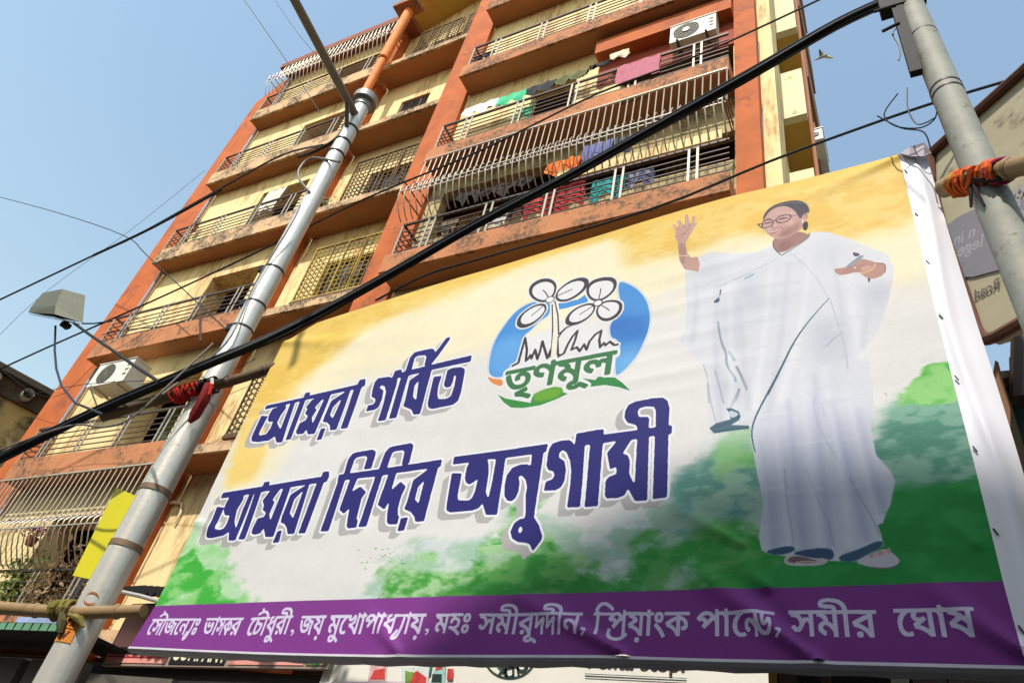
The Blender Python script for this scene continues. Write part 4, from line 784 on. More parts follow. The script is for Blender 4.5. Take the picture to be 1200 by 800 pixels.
# bottom wrap: the cloth goes round the lower batten
mb = MB(); pts = []; K = 60
for i in range(K + 1):
    s = -11.95 + (12.85) * i / K; z = float(lerp_poly(BOT, min(max(s, BOT[0][0]), BOT[-1][0]))); dr_ = float(drape(s, z)) + .03
    pts += [bplane(s, z, dr_), bplane(s, z - .035, dr_ + .012), bplane(s, z - .07, dr_ - .03), bplane(s, z - .05 + .01 * math.sin(i * 1.7), -.25), bplane(s, z + .02, -.42)]
mb.add(pts, [(i * 5 + k, i * 5 + k + 1, (i + 1) * 5 + k + 1, (i + 1) * 5 + k) for i in range(K) for k in range(4)]); mb.build('bottom_wrap', FLEXB, BN, smooth=True)
mb = MB()
for i in range(8): 
    z = 4.6 + i * .95; s0 = float(lerp_poly(RE, z)); mb.obox(bplane(s0 + .04, z, .05), (.014, 0, -.035), NB * .006, (.006, 0, .003))
mb.build('lacing_stitch', BLACK, BN)
# wooden frame behind the cloth
WOOD = mat('rough_batten', (128, 98, 66), .85, bump=.5); fr = MB()
for z0, z1 in ((4.45, 4.6), (7.7, 7.85), (11.0, 11.13)):
    a, b_ = bplane(-11.6, z0, -.25), bplane(.95, z0, -.25); fr.obox((a + b_) / 2 + [0, 0, .07], (b_ - a) / 2, NB * .07, (0, 0, .07))
for s in (-11.3, -8, -5, -2, .9): fr.obox(bplane(s, 7.8, -.4), (.06, 0, 0), NB * .06, (0, 0, 3.4 if s < 0 else 3.7))
fr.build('batten_frame', WOOD, BN)
# ============================ POLES ============================
STEEL = mat('galvanised_pole', (214, 210, 200), .4, .5, var=.08, scale=4, stain=.40, stain_col=(136, 118, 98), sc=5, bump=.2, bscale=26, spec=.6); ARMS = mat('arm_steel', (116, 112, 106), .45, .4, bump=.1); CONC = mat('weathered_pole', (150, 150, 140), .7, .15, var=.15, scale=5, stain=.44, stain_col=(104, 92, 74), sc=4, bump=.3)
xp, yp = -13.45, 8.62; P1 = thing('street_light_pole', 'silver steel street light pole standing left of the banner, with an arm at its top', 'pole', (xp, yp, -1.6))
def lathe(x, y, prof, n=28):
    m_ = MB(); m_.tube([(x, y, p[0]) for p in prof], [p[1] for p in prof], n); return m_
lathe(xp, yp, [(-1.6, .32), (9.5, .295), (9.52, .325), (9.75, .325), (9.77, .29), (10.0, .285), (10.0, .26), (21.1, .235)]).build('shaft', STEEL, P1, smooth=True)
for z in (7.3, 6.1): lathe(xp, yp, [(z, .318), (z + .12, .318)]).build('weld_ring', mat('rusty_ring', (134, 112, 90), .6, .4, bump=.4), P1, smooth=True)
lathe(xp, yp, [(21.1, .27), (21.35, .27), (21.35, .40), (21.62, .40), (21.64, .34)]).build('cap', mat('cap_grey', (150, 148, 142), .5, .4), P1, smooth=True)
for z in (11.7, 12.5, 13.7, 18.6, 19.2, 19.9): lathe(xp, yp, [(z, .268), (z + .05, .268)], 20).build('steel_band', mat('dark_band', (60, 58, 56), .5, .5), P1, smooth=True)
for z in (11.75, 12.55, 13.75): MB().obox((xp - .30, yp - .12, z + .03), (.12, 0, 0), (0, .05, 0), (0, 0, .09)).build('band_buckle', BLACK, P1)
a0 = np.array([xp, yp, 20.6]); a1 = CU + ray(345, 0) * (np.linalg.norm(a0 - CU) / np.linalg.norm(ray(424, 122)) * .80); a2 = a1 + (a1 - a0) * .5
MB().tube([a0, a1, a2], [.13, .115, .10], 12).build('arm', ARMS, P1, smooth=True); MB().tube([a0 + [0, 0, -1.0], a0 + (a1 - a0) * .18], .07, 8).build('arm_brace', ARMS, P1, smooth=True)
# number plate painted on the pole
def on_pole(ang, z, dr=.006, rr=.30): return np.array([xp + math.sin(ang) * (rr + dr), yp - math.cos(ang) * (rr + dr), z])
def patch(a0_, a1_, z0, z1, dr, rr, n=8):
    m_ = MB(); m_.add([on_pole(a0_ + (a1_ - a0_) * i / n, z, dr, rr) for z in (z0, z1) for i in range(n + 1)], [(i, i + 1, n + 2 + i, n + 1 + i) for i in range(n)]); return m_
patch(-.40, .80, 4.27, 4.70, .012, .307).build('number_plate', mat('orange_plate_paint', (214, 132, 42), .7, stain=.4), P1)
def text_mesh(txt, size, font_w=0):
    cu = bpy.data.curves.new('t', 'FONT'); cu.body = txt; cu.size = size; cu.resolution_u = 3; cu.offset = font_w; cu.align_x = 'CENTER'; cu.align_y = 'CENTER'
    ob = bpy.data.objects.new('t', cu); COL.objects.link(ob); dg = bpy.context.evaluated_depsgraph_get(); me_ = bpy.data.meshes.new_from_object(ob.evaluated_get(dg)); v = [tuple(p.co) for p in me_.vertices]; f = [tuple(p.vertices) for p in me_.polygons]
    bpy.data.objects.remove(ob); bpy.data.curves.remove(cu); bpy.data.meshes.remove(me_); return v, f
def lettering(txt, size, org_, ex, ez, m_, parent, bold=.0, mirror=False, name='lettering'):
    v, f = text_mesh(txt, size, bold); ex, ez = np.asarray(ex, float), np.asarray(ez, float); k = -1 if mirror else 1
    mb_ = MB(); mb_.add([np.asarray(org_) + ex * p[0] * k + ez * p[1] for p in v], f); return mb_.build(name, m_, parent)
INK = mat('red_brown_ink', (92, 30, 24), .7)
for txt, z, sz in (('72', 4.60, .17), ('IV', 4.385, .19)):
    v, f = text_mesh(txt, sz, .006); m_ = MB(); m_.add([on_pole(.22 + p[0] / .31, z + p[1], .020, .307) for p in v], f); m_.build('number', INK, P1)
m_ = MB(); m_.add([on_pole(.22 + k * .01 + dx, z, .018, .307) for k, z in ((0, 4.49), (0, 4.505)) for dx in np.linspace(-.45, .45, 7)], [(i, i + 1, 8 + i, 7 + i) for i in range(6)]); m_.build('rule_line', INK, P1)
m_ = MB(); ring = [(5.06 + .12 * math.sin(t), .62 + .4 * math.cos(t)) for t in np.linspace(0, 6.28, 22)]; m_.add([on_pole(a, 5.06 + (z - 5.06) * q, .012, .305) for q in (1, .72) for z, a in ring], [(i, i + 1, 23 + i, 22 + i) for i in range(21)]); m_.build('painted_ring', mat('orange_ring_paint', (176, 96, 34), .7), P1)
# yellow board strapped to the pole
ya = [ban_u(136, 571, 8.1), ban_u(160, 581, 8.1), ban_u(105, 678, 8.1), ban_u(85, 674, 8.1)]
tag(poly_mb(ya, (0, .06, 0)).build('yellow_board', mat('yellow_plastic', (206, 196, 20), .5, var=.05, bump=.1), at_=ya[3]), 'plain yellow plastic board strapped upright to the street light pole', 'board')
# right pole
q0, q1 = ban_u(1171, 252, 7.75), ban_u(1067, 8, 7.75); dv = (q1 - q0) / (q1[2] - q0[2]); ft = q0 + dv * (-1.6 - q0[2])
P2 = thing('utility_pole', 'thick grey utility pole at the right edge carrying the black cable bundle', 'pole', ft)
def p2(z): return q0 + dv * (z - q0[2])
MB().tube([ft, p2(7), p2(15.36)], [.262, .226, .21], 26).build('shaft', CONC, P2, smooth=True); MB().tube([p2(15.34), p2(15.9)], [.258, .258], 20).build('cap', BLACK, P2, smooth=True)
for z, r in ((12.6, .224), (12.45, .225), (14.2, .216)): MB().tube([p2(z), p2(z + .03)], [r, r], 20).build('wire_band', mat('dark_band', (60, 58, 56)), P2, smooth=True)
BRK = mat('black_angle_iron', (20, 16, 16), .7)
b0_, b1_ = ban_u(1047, -4, 7.62), ban_u(1074, 86, 7.62); MB().obox((b0_ + b1_) / 2, (.085, 0, 0), (0, .06, 0), (b1_ - b0_) / 2).build('bracket', BRK, P2)
for (a, b_) in (((1050, 6), (1024, 14)), ((1054, 27), (1034, 37))): MB().tube([ban_u(*a, 7.55), ban_u(*b_, 7.55)], .03, 8).build('bolt', BRK, P2, smooth=True)
MB().obox(ban_u(1052, 2, 7.66), (.30, 0, 0), (0, .12, 0), (0, 0, .28)).build('clamp_block', BRK, P2)
# ============================ BAMBOO ============================
BAM = mat('bamboo', (150, 122, 84), .6, var=.25, scale=3, stain=.45, stain_col=(92, 74, 54), bump=.3); BAMD = mat('dark_bamboo', (96, 78, 58), .65, var=.3, scale=3, bump=.3)
def bamboo(pts, r, label, m_=BAM, nodes=5):
    a, b_ = np.asarray(pts[0]), np.asarray(pts[-1]); T_ = thing('bamboo_pole', label, 'bamboo pole', a); P, R_ = [], []
    for k in range(25):
        t = k / 24; p = a + (b_ - a) * t + np.array([0, 0, .03 * math.sin(t * 7)]); P.append(p); R_.append(r * (1 - .12 * t))
    MB().tube(P, R_, 14).build('culm', m_, T_, smooth=True)
    for k in range(nodes):
        p = a + (b_ - a) * (k + .4) / nodes + np.array([0, 0, .03 * math.sin((k + .4) / nodes * 7)]); d = (b_ - a) / np.linalg.norm(b_ - a); MB().tube([p - d * .04, p, p + d * .04], [r, r * 1.12, r], 14).build('node', m_, T_, smooth=True)
BA = [ban_u(-60, 713, 7.1), ban_u(168, 716.5, 7.95)]; BBm = [ban_u(120, 488, 7.0), ban_u(338, 426, 8.15)]; BC = [ban_u(1105, 221, 7.95), ban_u(1290, 165, 6.7)]
bamboo(BA, .122, 'thick tan bamboo pole level with the purple strip, tied to the street light pole')
bamboo(BBm, .125, 'dark bamboo pole tied with red cloth, running behind the upper left corner of the banner', BAMD)
bamboo(BC, .135, 'brown bamboo pole lashed with orange cloth across the utility pole')
def prj(p): q = np.asarray(p) - CU; return 600 + F * (q @ RIGHT) / (q @ FWD)
def onb(P, px):
    lo, hi = 0., 1.
    for _ in range(30):
        m_ = (lo + hi) / 2
        if prj(P[0] + (P[1] - P[0]) * m_) < px: lo = m_
        else: hi = m_
    return P[0] + (P[1] - P[0]) * lo
def wrap(c, d, r, turns, w_, th, seed):
    """strip of cloth wound round a bar: c centre, d bar direction"""
    g_ = random.Random(seed); d = np.asarray(d, float); d /= np.linalg.norm(d); a = np.cross(d, (0, 0, 1.)); a /= np.linalg.norm(a); b_ = np.cross(d, a); mb_ = MB(); turns, w_, th = int(turns * 2.4), w_ / 2.4, th * .62
    for k in range(turns):
        off = d * ((k - turns / 2) * w_ + g_.uniform(-.02, .02)); P = []; tl_, tp_ = g_.uniform(.02, .09), g_.uniform(0, 6)
        for t in np.linspace(0, 6.4, 15): P.append(c + off + d * tl_ * math.sin(t + tp_) + (a * math.cos(t) + b_ * math.sin(t)) * (r + th * g_.uniform(.6, 1.4)))
        mb_.tube(P, [th * g_.uniform(.8, 1.5) for _ in P], 6)
    return mb_
def rag(pts, r, n=7): return MB().tube(pts, r, n)
RED = mat('red_rag', (190, 36, 26), .85, bump=.6); CL = lambda P, px, dx=0., dy=0., dz=0.: onb(P, px) + np.array([dx, dy, dz])
T1 = thing('cloth_tie', 'red and white rag knotting the dark bamboo to the street light pole', 'cloth tie', CL(BBm, 240)); bd = BBm[1] - BBm[0]
wrap(CL(BBm, 222), bd, .145, 5, .12, .04, 1).build('binding', RED, T1, smooth=True); rag([CL(BBm, 250, 0, -.12, 0), CL(BBm, 256, 0, -.18, -.22), CL(BBm, 255, .04, -.14, -.5), CL(BBm, 250, 0, -.05, -.85), CL(BBm, 246, 0, -.02, -.98)], [.05, .11, .13, .12, .04], 6).build('hanging_end', mat('dark_red_rag', (120, 20, 18), .85, bump=.6), T1, smooth=True)
rag([CL(BBm, 249, 0, -.16, .02), CL(BBm, 258, 0, -.22, -.06), CL(BBm, 263, 0, -.2, -.3)], [.03, .045, .03]).build('white_end', mat('white_rag', (214, 206, 198), .8), T1, smooth=True); rag([CL(BBm, 252, 0, -.2, -.12), CL(BBm, 262, 0, -.22, -.25), CL(BBm, 264, 0, -.2, -.5)], [.03, .05, .03]).build('red_end', RED, T1, smooth=True)
wrap(CL(BBm, 243), bd, .15, 5, .08, .035, 9).build('knot', mat('black_rag', (34, 22, 22), .85, bump=.5), T1, smooth=True)
T2 = thing('cloth_tie', 'faded yellow-green rag tying the thick tan bamboo to the street light pole', 'cloth tie', CL(BA, 85)); YG = mat('olive_yellow_rag', (116, 106, 46), .85, bump=.5); bd = BA[1] - BA[0]
wrap(CL(BA, 66), bd, .155, 2, .09, .03, 2).build('binding', YG, T2, smooth=True); wrap(CL(BA, 80), bd, .155, 4, .07, .032, 12).build('binding', YG, T2, smooth=True); rag([CL(BA, 84, 0, -.14, -.1), CL(BA, 92, 0, -.18, -.28), CL(BA, 96, 0, -.16, -.46)], [.05, .09, .04]).build('hanging_end', mat('dark_olive_rag', (72, 66, 36), .85), T2, smooth=True); rag([CL(BA, 92, 0, -.15, -.12), CL(BA, 108, 0, -.15, -.2), CL(BA, 114, 0, -.1, -.32)], [.03, .07, .03]).build('hanging_end', YG, T2, smooth=True)
T3 = thing('cloth_tie', 'orange, yellow and pink rags lashing bamboo to the utility pole', 'cloth tie', CL(BC, 1150)); bd = BC[1] - BC[0]; OR_ = mat('orange_rag', (214, 92, 26), .85, bump=.6)
wrap(CL(BC, 1124), bd, .14, 1, .06, .03, 3).build('binding', mat('yellow_rag', (176, 168, 64), .85, bump=.5), T3, smooth=True); wrap(CL(BC, 1132), bd, .145, 3, .06, .034, 13).build('binding', OR_, T3, smooth=True); wrap(CL(BC, 1149), bd, .14, 3, .07, .022, 6).build('binding', mat('olive_rag', (122, 108, 66), .85, bump=.5), T3, smooth=True)
wrap(CL(BC, 1163), bd, .145, 3, .06, .03, 4).build('binding', OR_, T3, smooth=True); wrap(CL(BC, 1173), bd, .14, 1, .06, .03, 5).build('binding', mat('pink_rag', (170, 44, 98), .85, bump=.5), T3, smooth=True)
rag([CL(BC, 1134, 0, -.16, .05), CL(BC, 1140, 0, -.2, -.05), CL(BC, 1134, 0, -.16, -.2), CL(BC, 1128, 0, -.12, -.28)], [.03, .075, .06, .02], 6).build('knot', OR_, T3, smooth=True)
for P in ([(1136, 0, -.12, -.15), (1131, 0, -.14, -.38), (1127, 0, -.1, -.62)], [(1138, 0, -.12, -.15), (1137, 0, -.14, -.4), (1141, 0, -.1, -.66)], [(1132, 0, -.12, -.14), (1142, 0, -.14, -.18), (1154, 0, -.1, -.2), (1168, 0, -.05, -.2)]): rag([CL(BC, *q) for q in P], [.03, .028, .016] if len(P) == 3 else [.03, .055, .055, .03], 6).build('black_rag_end', MATS['black_rag'], T3, smooth=True)
# ============================ CABLES ============================
def cable(pts, r, label, name='cable', m_=BLACK, sub=4, cat='cable', n=8):
    """pts: (photo x, photo y, depth of the facade-parallel plane it passes there)"""
    P = [at(*p) for p in pts]; Q = []
    for i in range(len(P) - 1):
        p0_, p1_, p2_, p3_ = P[max(i - 1, 0)], P[i], P[i + 1], P[min(i + 2, len(P) - 1)]
        for k in range(sub):
            t = k / sub; Q.append(.5 * ((2 * p1_) + (p2_ - p0_) * t + (2 * p0_ - 5 * p1_ + 4 * p2_ - p3_) * t * t + (3 * p1_ - p0_ - 3 * p2_ + p3_) * t ** 3))
    Q.append(P[-1]); return tag(MB().tube(Q, r, n).build(name, m_, at_=Q[0], smooth=True), label, cat)
base = [(-60, 566, 7.5), (0, 536, 7.55), (110, 483, 7.65), (230, 432, 7.9), (340, 384, 8.6), (450, 325, 9.0), (560, 262, 9.0), (660, 209, 8.9), (760, 153, 8.6), (880, 86, 8.2), (980, 28, 7.9), (1047, -3, 7.6)]
def off(dx, dy, dd=0, wob=0): return [(p[0] + dx, p[1] + dy + wob * math.sin(i * 1.9), p[2] + dd) for i, p in enumerate(base)]
cable(off(0, 0), .056, 'thickest black cable of the bundle sweeping up to the utility pole', n=10); cable(off(1, -4.2, .06, .8), .042, 'black cable along the upper side of the thick bundle'); cable(off(0, 4.4, .05, .9), .042, 'black cable along the underside of the thick bundle')
cable([(p[0], p[1] + (1.8 if i < 8 else 6.5), p[2] + .1) for i, p in enumerate(base)], .03, 'thin black cable splitting off the underside of the bundle near the utility pole')
cable([(250, 402, 7.85), (186, 462, 7.6), (150, 492, 7.5), (120, 500, 7.5), (80, 499, 7.5), (0, 527, 7.45), (-60, 552, 7.4)][::-1], .022, 'grey cable drooping beside the bundle at lower left', m_=mat('grey_cable', (120, 116, 108), .5))
cable([(-20, 360, 9.2), (0, 351, 9.2), (110, 299, 9.4), (160, 276, 9.5), (260, 220, 9.7), (330, 182, 9.9), (378, 170, 8.7)], .036, 'black service cable crossing the sky at left to the light pole'); cable([(110, 299, 9.38), (180, 266, 9.5), (260, 222, 9.7)], .05, 'tape-wrapped splice on the black service cable', name='cable_splice')
cable([(-10, 437, 9.6), (60, 405, 9.7), (180, 352, 9.9), (300, 296, 10), (430, 232, 10.2), (560, 178, 10.3), (700, 110, 10.5), (820, 64, 10.7), (960, 0, 10.9), (1010, -25, 11)], .03, 'long thin black wire crossing the facade above the thick bundle')
cable([(440, 352, 11.2), (500, 322, 11.1), (560, 304, 11), (760, 246, 10.9), (900, 190, 10.6), (1000, 153, 10.4), (1090, 122, 10), (1190, 92, 9.7), (1260, 72, 9.5)], .03, 'thin black wire passing above the banner to the right signboard')
cable([(-10, 228, 12), (0, 231, 12), (70, 250, 12.1), (145, 276, 12.3), (172, 299, 12.6), (250, 372, 13), (270, 390, 13.2)], .024, 'thin wire dipping from upper left across the left balconies')
cable([(280, -8, 12.5), (300, 20, 12.6), (340, 78, 12.9), (375, 132, 13.2)], .022, 'thin wire dropping from the top edge to the left bay'); cable([(318, -6, 13), (345, 34, 13.2), (368, 62, 13.5)], .016, 'very fine wire high in the sky beside the street light arm')
cable([(0, 470, 12), (100, 450, 12.1), (240, 442, 12.2), (300, 420, 12.3)][::1], .012, 'fine wire crossing the low air conditioner'); cable([(0, 432, 14), (60, 466, 14), (120, 420, 13.8), (200, 372, 13.7)], .010, 'faint fine wire in front of the left orange column')
cable([(0, 392, 12), (35, 358, 12), (80, 322, 12), (150, 272, 12.4), (240, 200, 13)], .009, 'faint fine wire behind the street lamp head')
cable([(120, 392, 12.9), (150, 386, 12.9), (200, 380, 13), (290, 350, 13.2)], .02, 'cable clipped along the second left railing')
cable([(398, 190, 8.4), (366, 185, 8.3), (352, 196, 8.25), (350, 208, 8.25), (360, 222, 8.3), (366, 228, 8.5)], .035, 'grey cable loop hanging at the upper part of the light pole', m_=MATS['grey_cable']); cable([(350, 184, 8.5), (372, 176, 8.4), (396, 160, 8.4), (412, 130, 8.45)], .05, 'black cable bundle strapped under the street light arm')
cable([(352, 300 - 60, 8.2), (342, 262, 8.25), (300, 330, 8.3), (272, 392, 8.3), (240, 424, 8.2), (190, 462, 7.7)], .02, 'grey wires strapped down the left side of the light pole', m_=MATS['grey_cable'])
tag(MB().tube([at(234.5, 355, 8.1), at(235, 400, 8.1)], .028, 8).build('hanging_rod', mat('rust_rod', (70, 44, 36), .7), at_=at(235, 400, 8.1)), 'short rust-brown rod hanging in front of the left balcony', 'rod')
for P, lb in (([(1052, 110, 7.8), (1036, 134, 7.6), (1050, 148, 7.5), (1078, 150, 7.7), (1094, 141, 7.6), (1098, 131, 7.55)], 'loose wire looping left of the utility pole, outermost of the tangle'), ([(1063, 103, 7.6), (1064, 128, 7.6), (1076, 146, 7.5), (1096, 138, 7.6)], 'loose wire hanging straightest in the tangle by the utility pole'), ([(1028, 136, 7.6), (1056, 150, 7.6), (1078, 153, 7.5), (1086, 160, 7.5), (1090, 173, 7.5)], 'loose wire trailing down to the banner corner')): cable(P, .011, lb, name='loose_wire', cat='wire', n=5)
cable([(1050, 33, 7.6), (1046, 40, 7.6), (1053, 52, 7.6), (1055, 62, 7.6), (1053, 71, 7.6)], .014, 'short black wire end dangling from the bracket of the utility pole', name='loose_wire', cat='wire', n=5)
# ============================ STREET LAMP ON A ROD ============================
LPc = at(68, 362, 7.2); LP = thing('street_lamp', 'grey-green box-shaped street lamp on a thin rod at left', 'lamp', LPc); LM = mat('grey_green_enamel', (92, 92, 74), .6, 0, var=.1, scale=5, bump=.08)
D = 7.2
TL, TR, ML, MR, BLl, BRr = at(50, 343, D + .55), at(74, 338, D + .1), at(100, 346, D + .7), at(97, 377, D + .35), at(33, 366, D + .05), at(64, 357.5, D - .45)
A8 = [at(33, 366, D), at(64, 368, D - .4), at(97, 378, D), at(70, 372, D + .5), at(50, 343, D + .1), at(73, 338.5, D - .25), at(100, 346, D + .15), at(78, 342, D + .6)]
mb = MB().add(A8 + [at(36, 360, D), at(65, 358, D - .42)], [(0, 1, 9, 8), (8, 9, 5, 4), (1, 2, 6, 5, 9), (4, 5, 6, 7), (0, 3, 2, 1), (0, 8, 4, 7, 3), (3, 7, 6, 2)]); mb.build('housing', LM, LP)
mb = MB().add([at(34, 367, D), at(64, 370, D - .38), at(96, 379.5, D), at(70, 373.5, D + .4)], [(0, 1, 2, 3)]); mb2 = MB().prism([at(35, 367.5, D), at(64, 371, D - .36), at(94, 379.5, D), at(70, 374.5, D + .4)], (0, 0, -.03)); mb2.build('lamp_glass', GLASS, LP)
MB().obox(at(77, 381, D), (.09, 0, 0), (0, .1, 0), (0, 0, .06)).build('socket', BRK, LP)
MB().tube([at(86, 378, D), at(105, 392, D), at(130, 409, D - .05), at(160, 430, D - .1), at(186, 447, D - .3)], .035, 8).build('rod', BLACK, LP, smooth=True)
MB().tube([at(65, 382, D), at(64, 410, D), at(66, 432, D), at(72, 452, D - .05), at(88, 472, D - .1), at(120, 485, D - .15)], .026, 8).build('lead', mat('blue_black_sheath', (34, 36, 48), .4), LP, smooth=True)
MB().tube([at(96, 379, D), at(110, 379, D + .1), at(132, 376, D + .4)], .02, 6).build('lead', BLACK, LP, smooth=True)
# ============================ AIR CONDITIONERS ============================
ACM = mat('ac_enamel', (214, 212, 200), .5, var=.05, bump=.05); GR_ = mat('ac_grille_grey', (120, 118, 104), .6)
def aircon(tl, tr, bl, depth, label, fan_dark=True, hub=True, legs=True):
    tl, tr, bl = map(np.asarray, (tl, tr, bl)); ex, ez = tr - tl, tl - bl; wd, ht = np.linalg.norm(ex), np.linalg.norm(ez); y = tl[1]; x0, x1, z0, z1 = tl[0], tl[0] + wd, tl[2] - ht, tl[2]
    A_ = thing('air_conditioner_unit', label, 'air conditioner', (x0 + wd / 2, y + depth / 2, z0)); MB().box(x0, x1, y, y + depth, z0, z1).build('casing', ACM, A_)
    MB().box(x0 - .03, x1 + .03, y - .03, y + depth + .02, z1 + .003, z1 + .05).build('lid', ACM, A_)
    c = (x0 + wd * .36, (z0 + z1) / 2); R_ = min(ht * .42, wd * .32); MB().disc(c, R_, y - .012, 28).build('fan_opening', mat('fan_dark', (66, 64, 52) if fan_dark else (150, 150, 138), .7), A_)
    gm_ = MB()
    for k in range(1, 7): gm_.disc(c, R_ * k / 6, y - .03, 28, R_ * k / 6 - .022)
    for k in range(12): a = k * math.pi / 6; gm_.obox((c[0] + math.cos(a) * R_ / 2, y - .024, c[1] + math.sin(a) * R_ / 2), (math.cos(a) * R_ / 2, 0, math.sin(a) * R_ / 2), (0, .004, 0), (-math.sin(a) * .01, 0, math.cos(a) * .01))
    gm_.build('fan_grille', GR_, A_)
    if hub: MB().tube([(c[0], y - .06, c[1]), (c[0], y - .032, c[1])], R_ * .28, 16).build('fan_hub', ACM, A_, smooth=True)
    v_ = MB(); 
    for k in range(3): v_.box(x1 - wd * .14, x1 - wd * .05, y - .015, y - .004, z0 + ht * (.3 + .2 * k), z0 + ht * (.38 + .2 * k))
    v_.build('side_vents', GR_, A_)
    if legs:
        for k in (.18, .8):
            x = x0 + wd * k; MB().box(x - .04, x + .04, y - .1, y + depth + .35, z0 - .08, z0 - .003).build('bracket', ACM if hub is False else IRON, A_); MB().tube([(x, y - .05, z0 - .1), (x, y + depth + .35, z0 - .95)], .035, 6).build('bracket_strut', ACM if hub is False else IRON, A_)
    return A_
Y = 13.7; aircon(at(118, 428, Y), at(160, 420, Y), at(104, 453, Y), .8, 'white air conditioner unit on a strut bracket by the left orange column', True, False)
Y = 13.5; aircon(at(786, 33, Y), at(839, 14, Y), at(788, 50, Y), .75, 'white air conditioner unit with pale fan hub on the upper right balcony', False, True, True)
Y = 13.9; A3 = aircon(at(549, 252, Y), at(556, 250, Y), at(550, 258, Y), .2, 'small pale unit low on the wall behind the second bay railing', True, False, False) if False else None
pa = at(951, 153, 17.6); aircon(pa, pa + [.36, 0, 0], pa - [0, 0, .62], 1.6, 'small white air conditioner unit hanging on the flank wall against the sky', True, False, False)
# ============================ LAUNDRY ============================
def laundry(name, px0, px1, y, ztop, drop, col, label, seed=0, wob=.10, hem=0.12, cat='laundry', col2=None):
    g_ = random.Random(seed); x0, x1 = px0, px1; n_, m_ = max(6, int((x1 - x0) / .12)), 12; V_, F_ = [], []; ph = g_.uniform(0, 6)
    for s_ in (0, 1):
        for j in range(m_ + 1):
            t = j / m_
            for i in range(n_ + 1):
                u = i / n_; x = x0 + (x1 - x0) * u; dp = drop * (1 - hem * abs(math.sin(u * 5 + ph))) * (1 if s_ == 0 else .6)
                V_.append((x + .04 * math.sin(t * 5 + ph) * t, y + (-.055 if s_ == 0 else .055) - (wob * math.sin(u * (x1 - x0) * 9 + ph + t) * t if s_ == 0 else -wob * .5 * math.sin(u * 11) * t), ztop + .03 - dp * t - .10 * abs(math.sin(u * 7 + ph)) * (1 - t) - .03 * math.sin(u * 23 + ph)))
    o_ = (n_ + 1) * (m_ + 1)
    for s_ in (0, 1): F_ += [(s_ * o_ + j * (n_ + 1) + i, s_ * o_ + j * (n_ + 1) + i + 1, s_ * o_ + (j + 1) * (n_ + 1) + i + 1, s_ * o_ + (j + 1) * (n_ + 1) + i) for j in range(m_) for i in range(n_)]
    F_ += [(i, i + 1, o_ + i + 1, o_ + i) for i in range(n_)]
    return tag(MB().add(V_, F_).build(name, mat('cloth_' + '_'.join(map(str, col)), col, .9, var=.12, scale=6, bump=.3, stain=.5 if col2 else None, stain_col=col2 or (0, 0, 0), sc=6), at_=((x0 + x1) / 2, y, ztop), smooth=True), label, cat)
def X(px, py, y): return at(px, py, y)[0]
r3, r2 = LV[3] + .85 + 1.55, LV[2] + .85 + 1.55
# clothes-line level above the railing of the middle bay, third floor shown
zl = r3 + .75
laundry('clothes', X(545, 132, 13.5), X(585, 118, 13.5), 13.5, at(565, 122, 13.5)[2], .75, (222, 214, 226), 'white and lilac clothes hung at the left end of the washing line', 1)
laundry('towel', X(583, 120, 13.5), X(617, 108, 13.5), 13.5, at(600, 111, 13.5)[2], .75, (76, 188, 140), 'mint green towel on the washing line next to the white clothes', 2)
laundry('cloth', X(618, 108, 13.6), X(652, 97, 13.6), 13.6, at(635, 99, 13.6)[2], .7, (50, 52, 60), 'black cloth on the washing line right of the mint towel', 3)
laundry('cloth', X(652, 99, 13.6), X(690, 82, 13.6), 13.6, at(672, 87, 13.6)[2], .7, (98, 102, 66), 'olive green cloth on the washing line', 4, hem=.3)
laundry('cloth', X(690, 84, 13.6), X(716, 70, 13.6), 13.6, at(704, 74, 13.6)[2], .55, (44, 42, 40), 'ragged dark cloth between the olive cloth and the cream one on the washing line', 5, hem=.6)
laundry('cloth', X(714, 72, 13.6), X(738, 58, 13.6), 13.6, at(727, 61, 13.6)[2], .8, (214, 204, 178), 'crumpled cream cloth at the right end of the washing line', 6, hem=.5)
laundry('bedsheet', X(724, 84, 13.06), X(775, 62, 13.06), 13.06, r3 - .02, 1.35, (184, 112, 128), 'dusty pink sheet hanging over the third-floor railing', 7, wob=.03, col2=(160, 84, 104))
laundry('cloth', X(632, 208, 13.0), X(676, 186, 13.0), 13.35, at(654, 190, 13.35)[2], .9, (226, 104, 40), 'orange cloth hung inside the bulging grille', 8, hem=.3, col2=(236, 170, 70))
laundry('cloth', X(676, 190, 13.0), X(714, 168, 13.0), 13.3, at(695, 170, 13.3)[2], 1.0, (108, 112, 164), 'blue-grey cloth beside the orange one inside the grille', 9)
laundry('cloth', X(612, 228, 13.0), X(682, 210, 13.0), 13.3, r2 + .1, 1.6, (150, 30, 36), 'red patterned cloth behind the second-floor railing', 10, hem=.25, col2=(206, 90, 70))
laundry('cloth', X(690, 214, 13.0), X(732, 196, 13.0), 13.3, r2 - .1, 1.3, (40, 150, 146), 'teal patterned cloth behind the second-floor railing', 11, hem=.3, col2=(20, 96, 100))
laundry('cloth', X(732, 198, 13.0), X(764, 184, 13.0), 13.3, r2 - .1, 1.0, (74, 76, 108), 'dark blue flecked cloth right of the teal one on the railing', 12, hem=.3, col2=(170, 170, 190))
laundry('trousers', X(528, 244, 13.0), X(556, 232, 13.0), 13.2, at(540, 228, 13.2)[2], .8, (46, 42, 42), 'black clothes bundled on the rail behind the grille at its left', 13, hem=.5)
laundry('cloth', X(556, 232, 13.2), X(622, 210, 13.2), 13.4, at(590, 222, 13.4)[2] + .3, .8, (56, 44, 42), 'long dark cloth running along the rail inside the grille', 14, hem=.5)
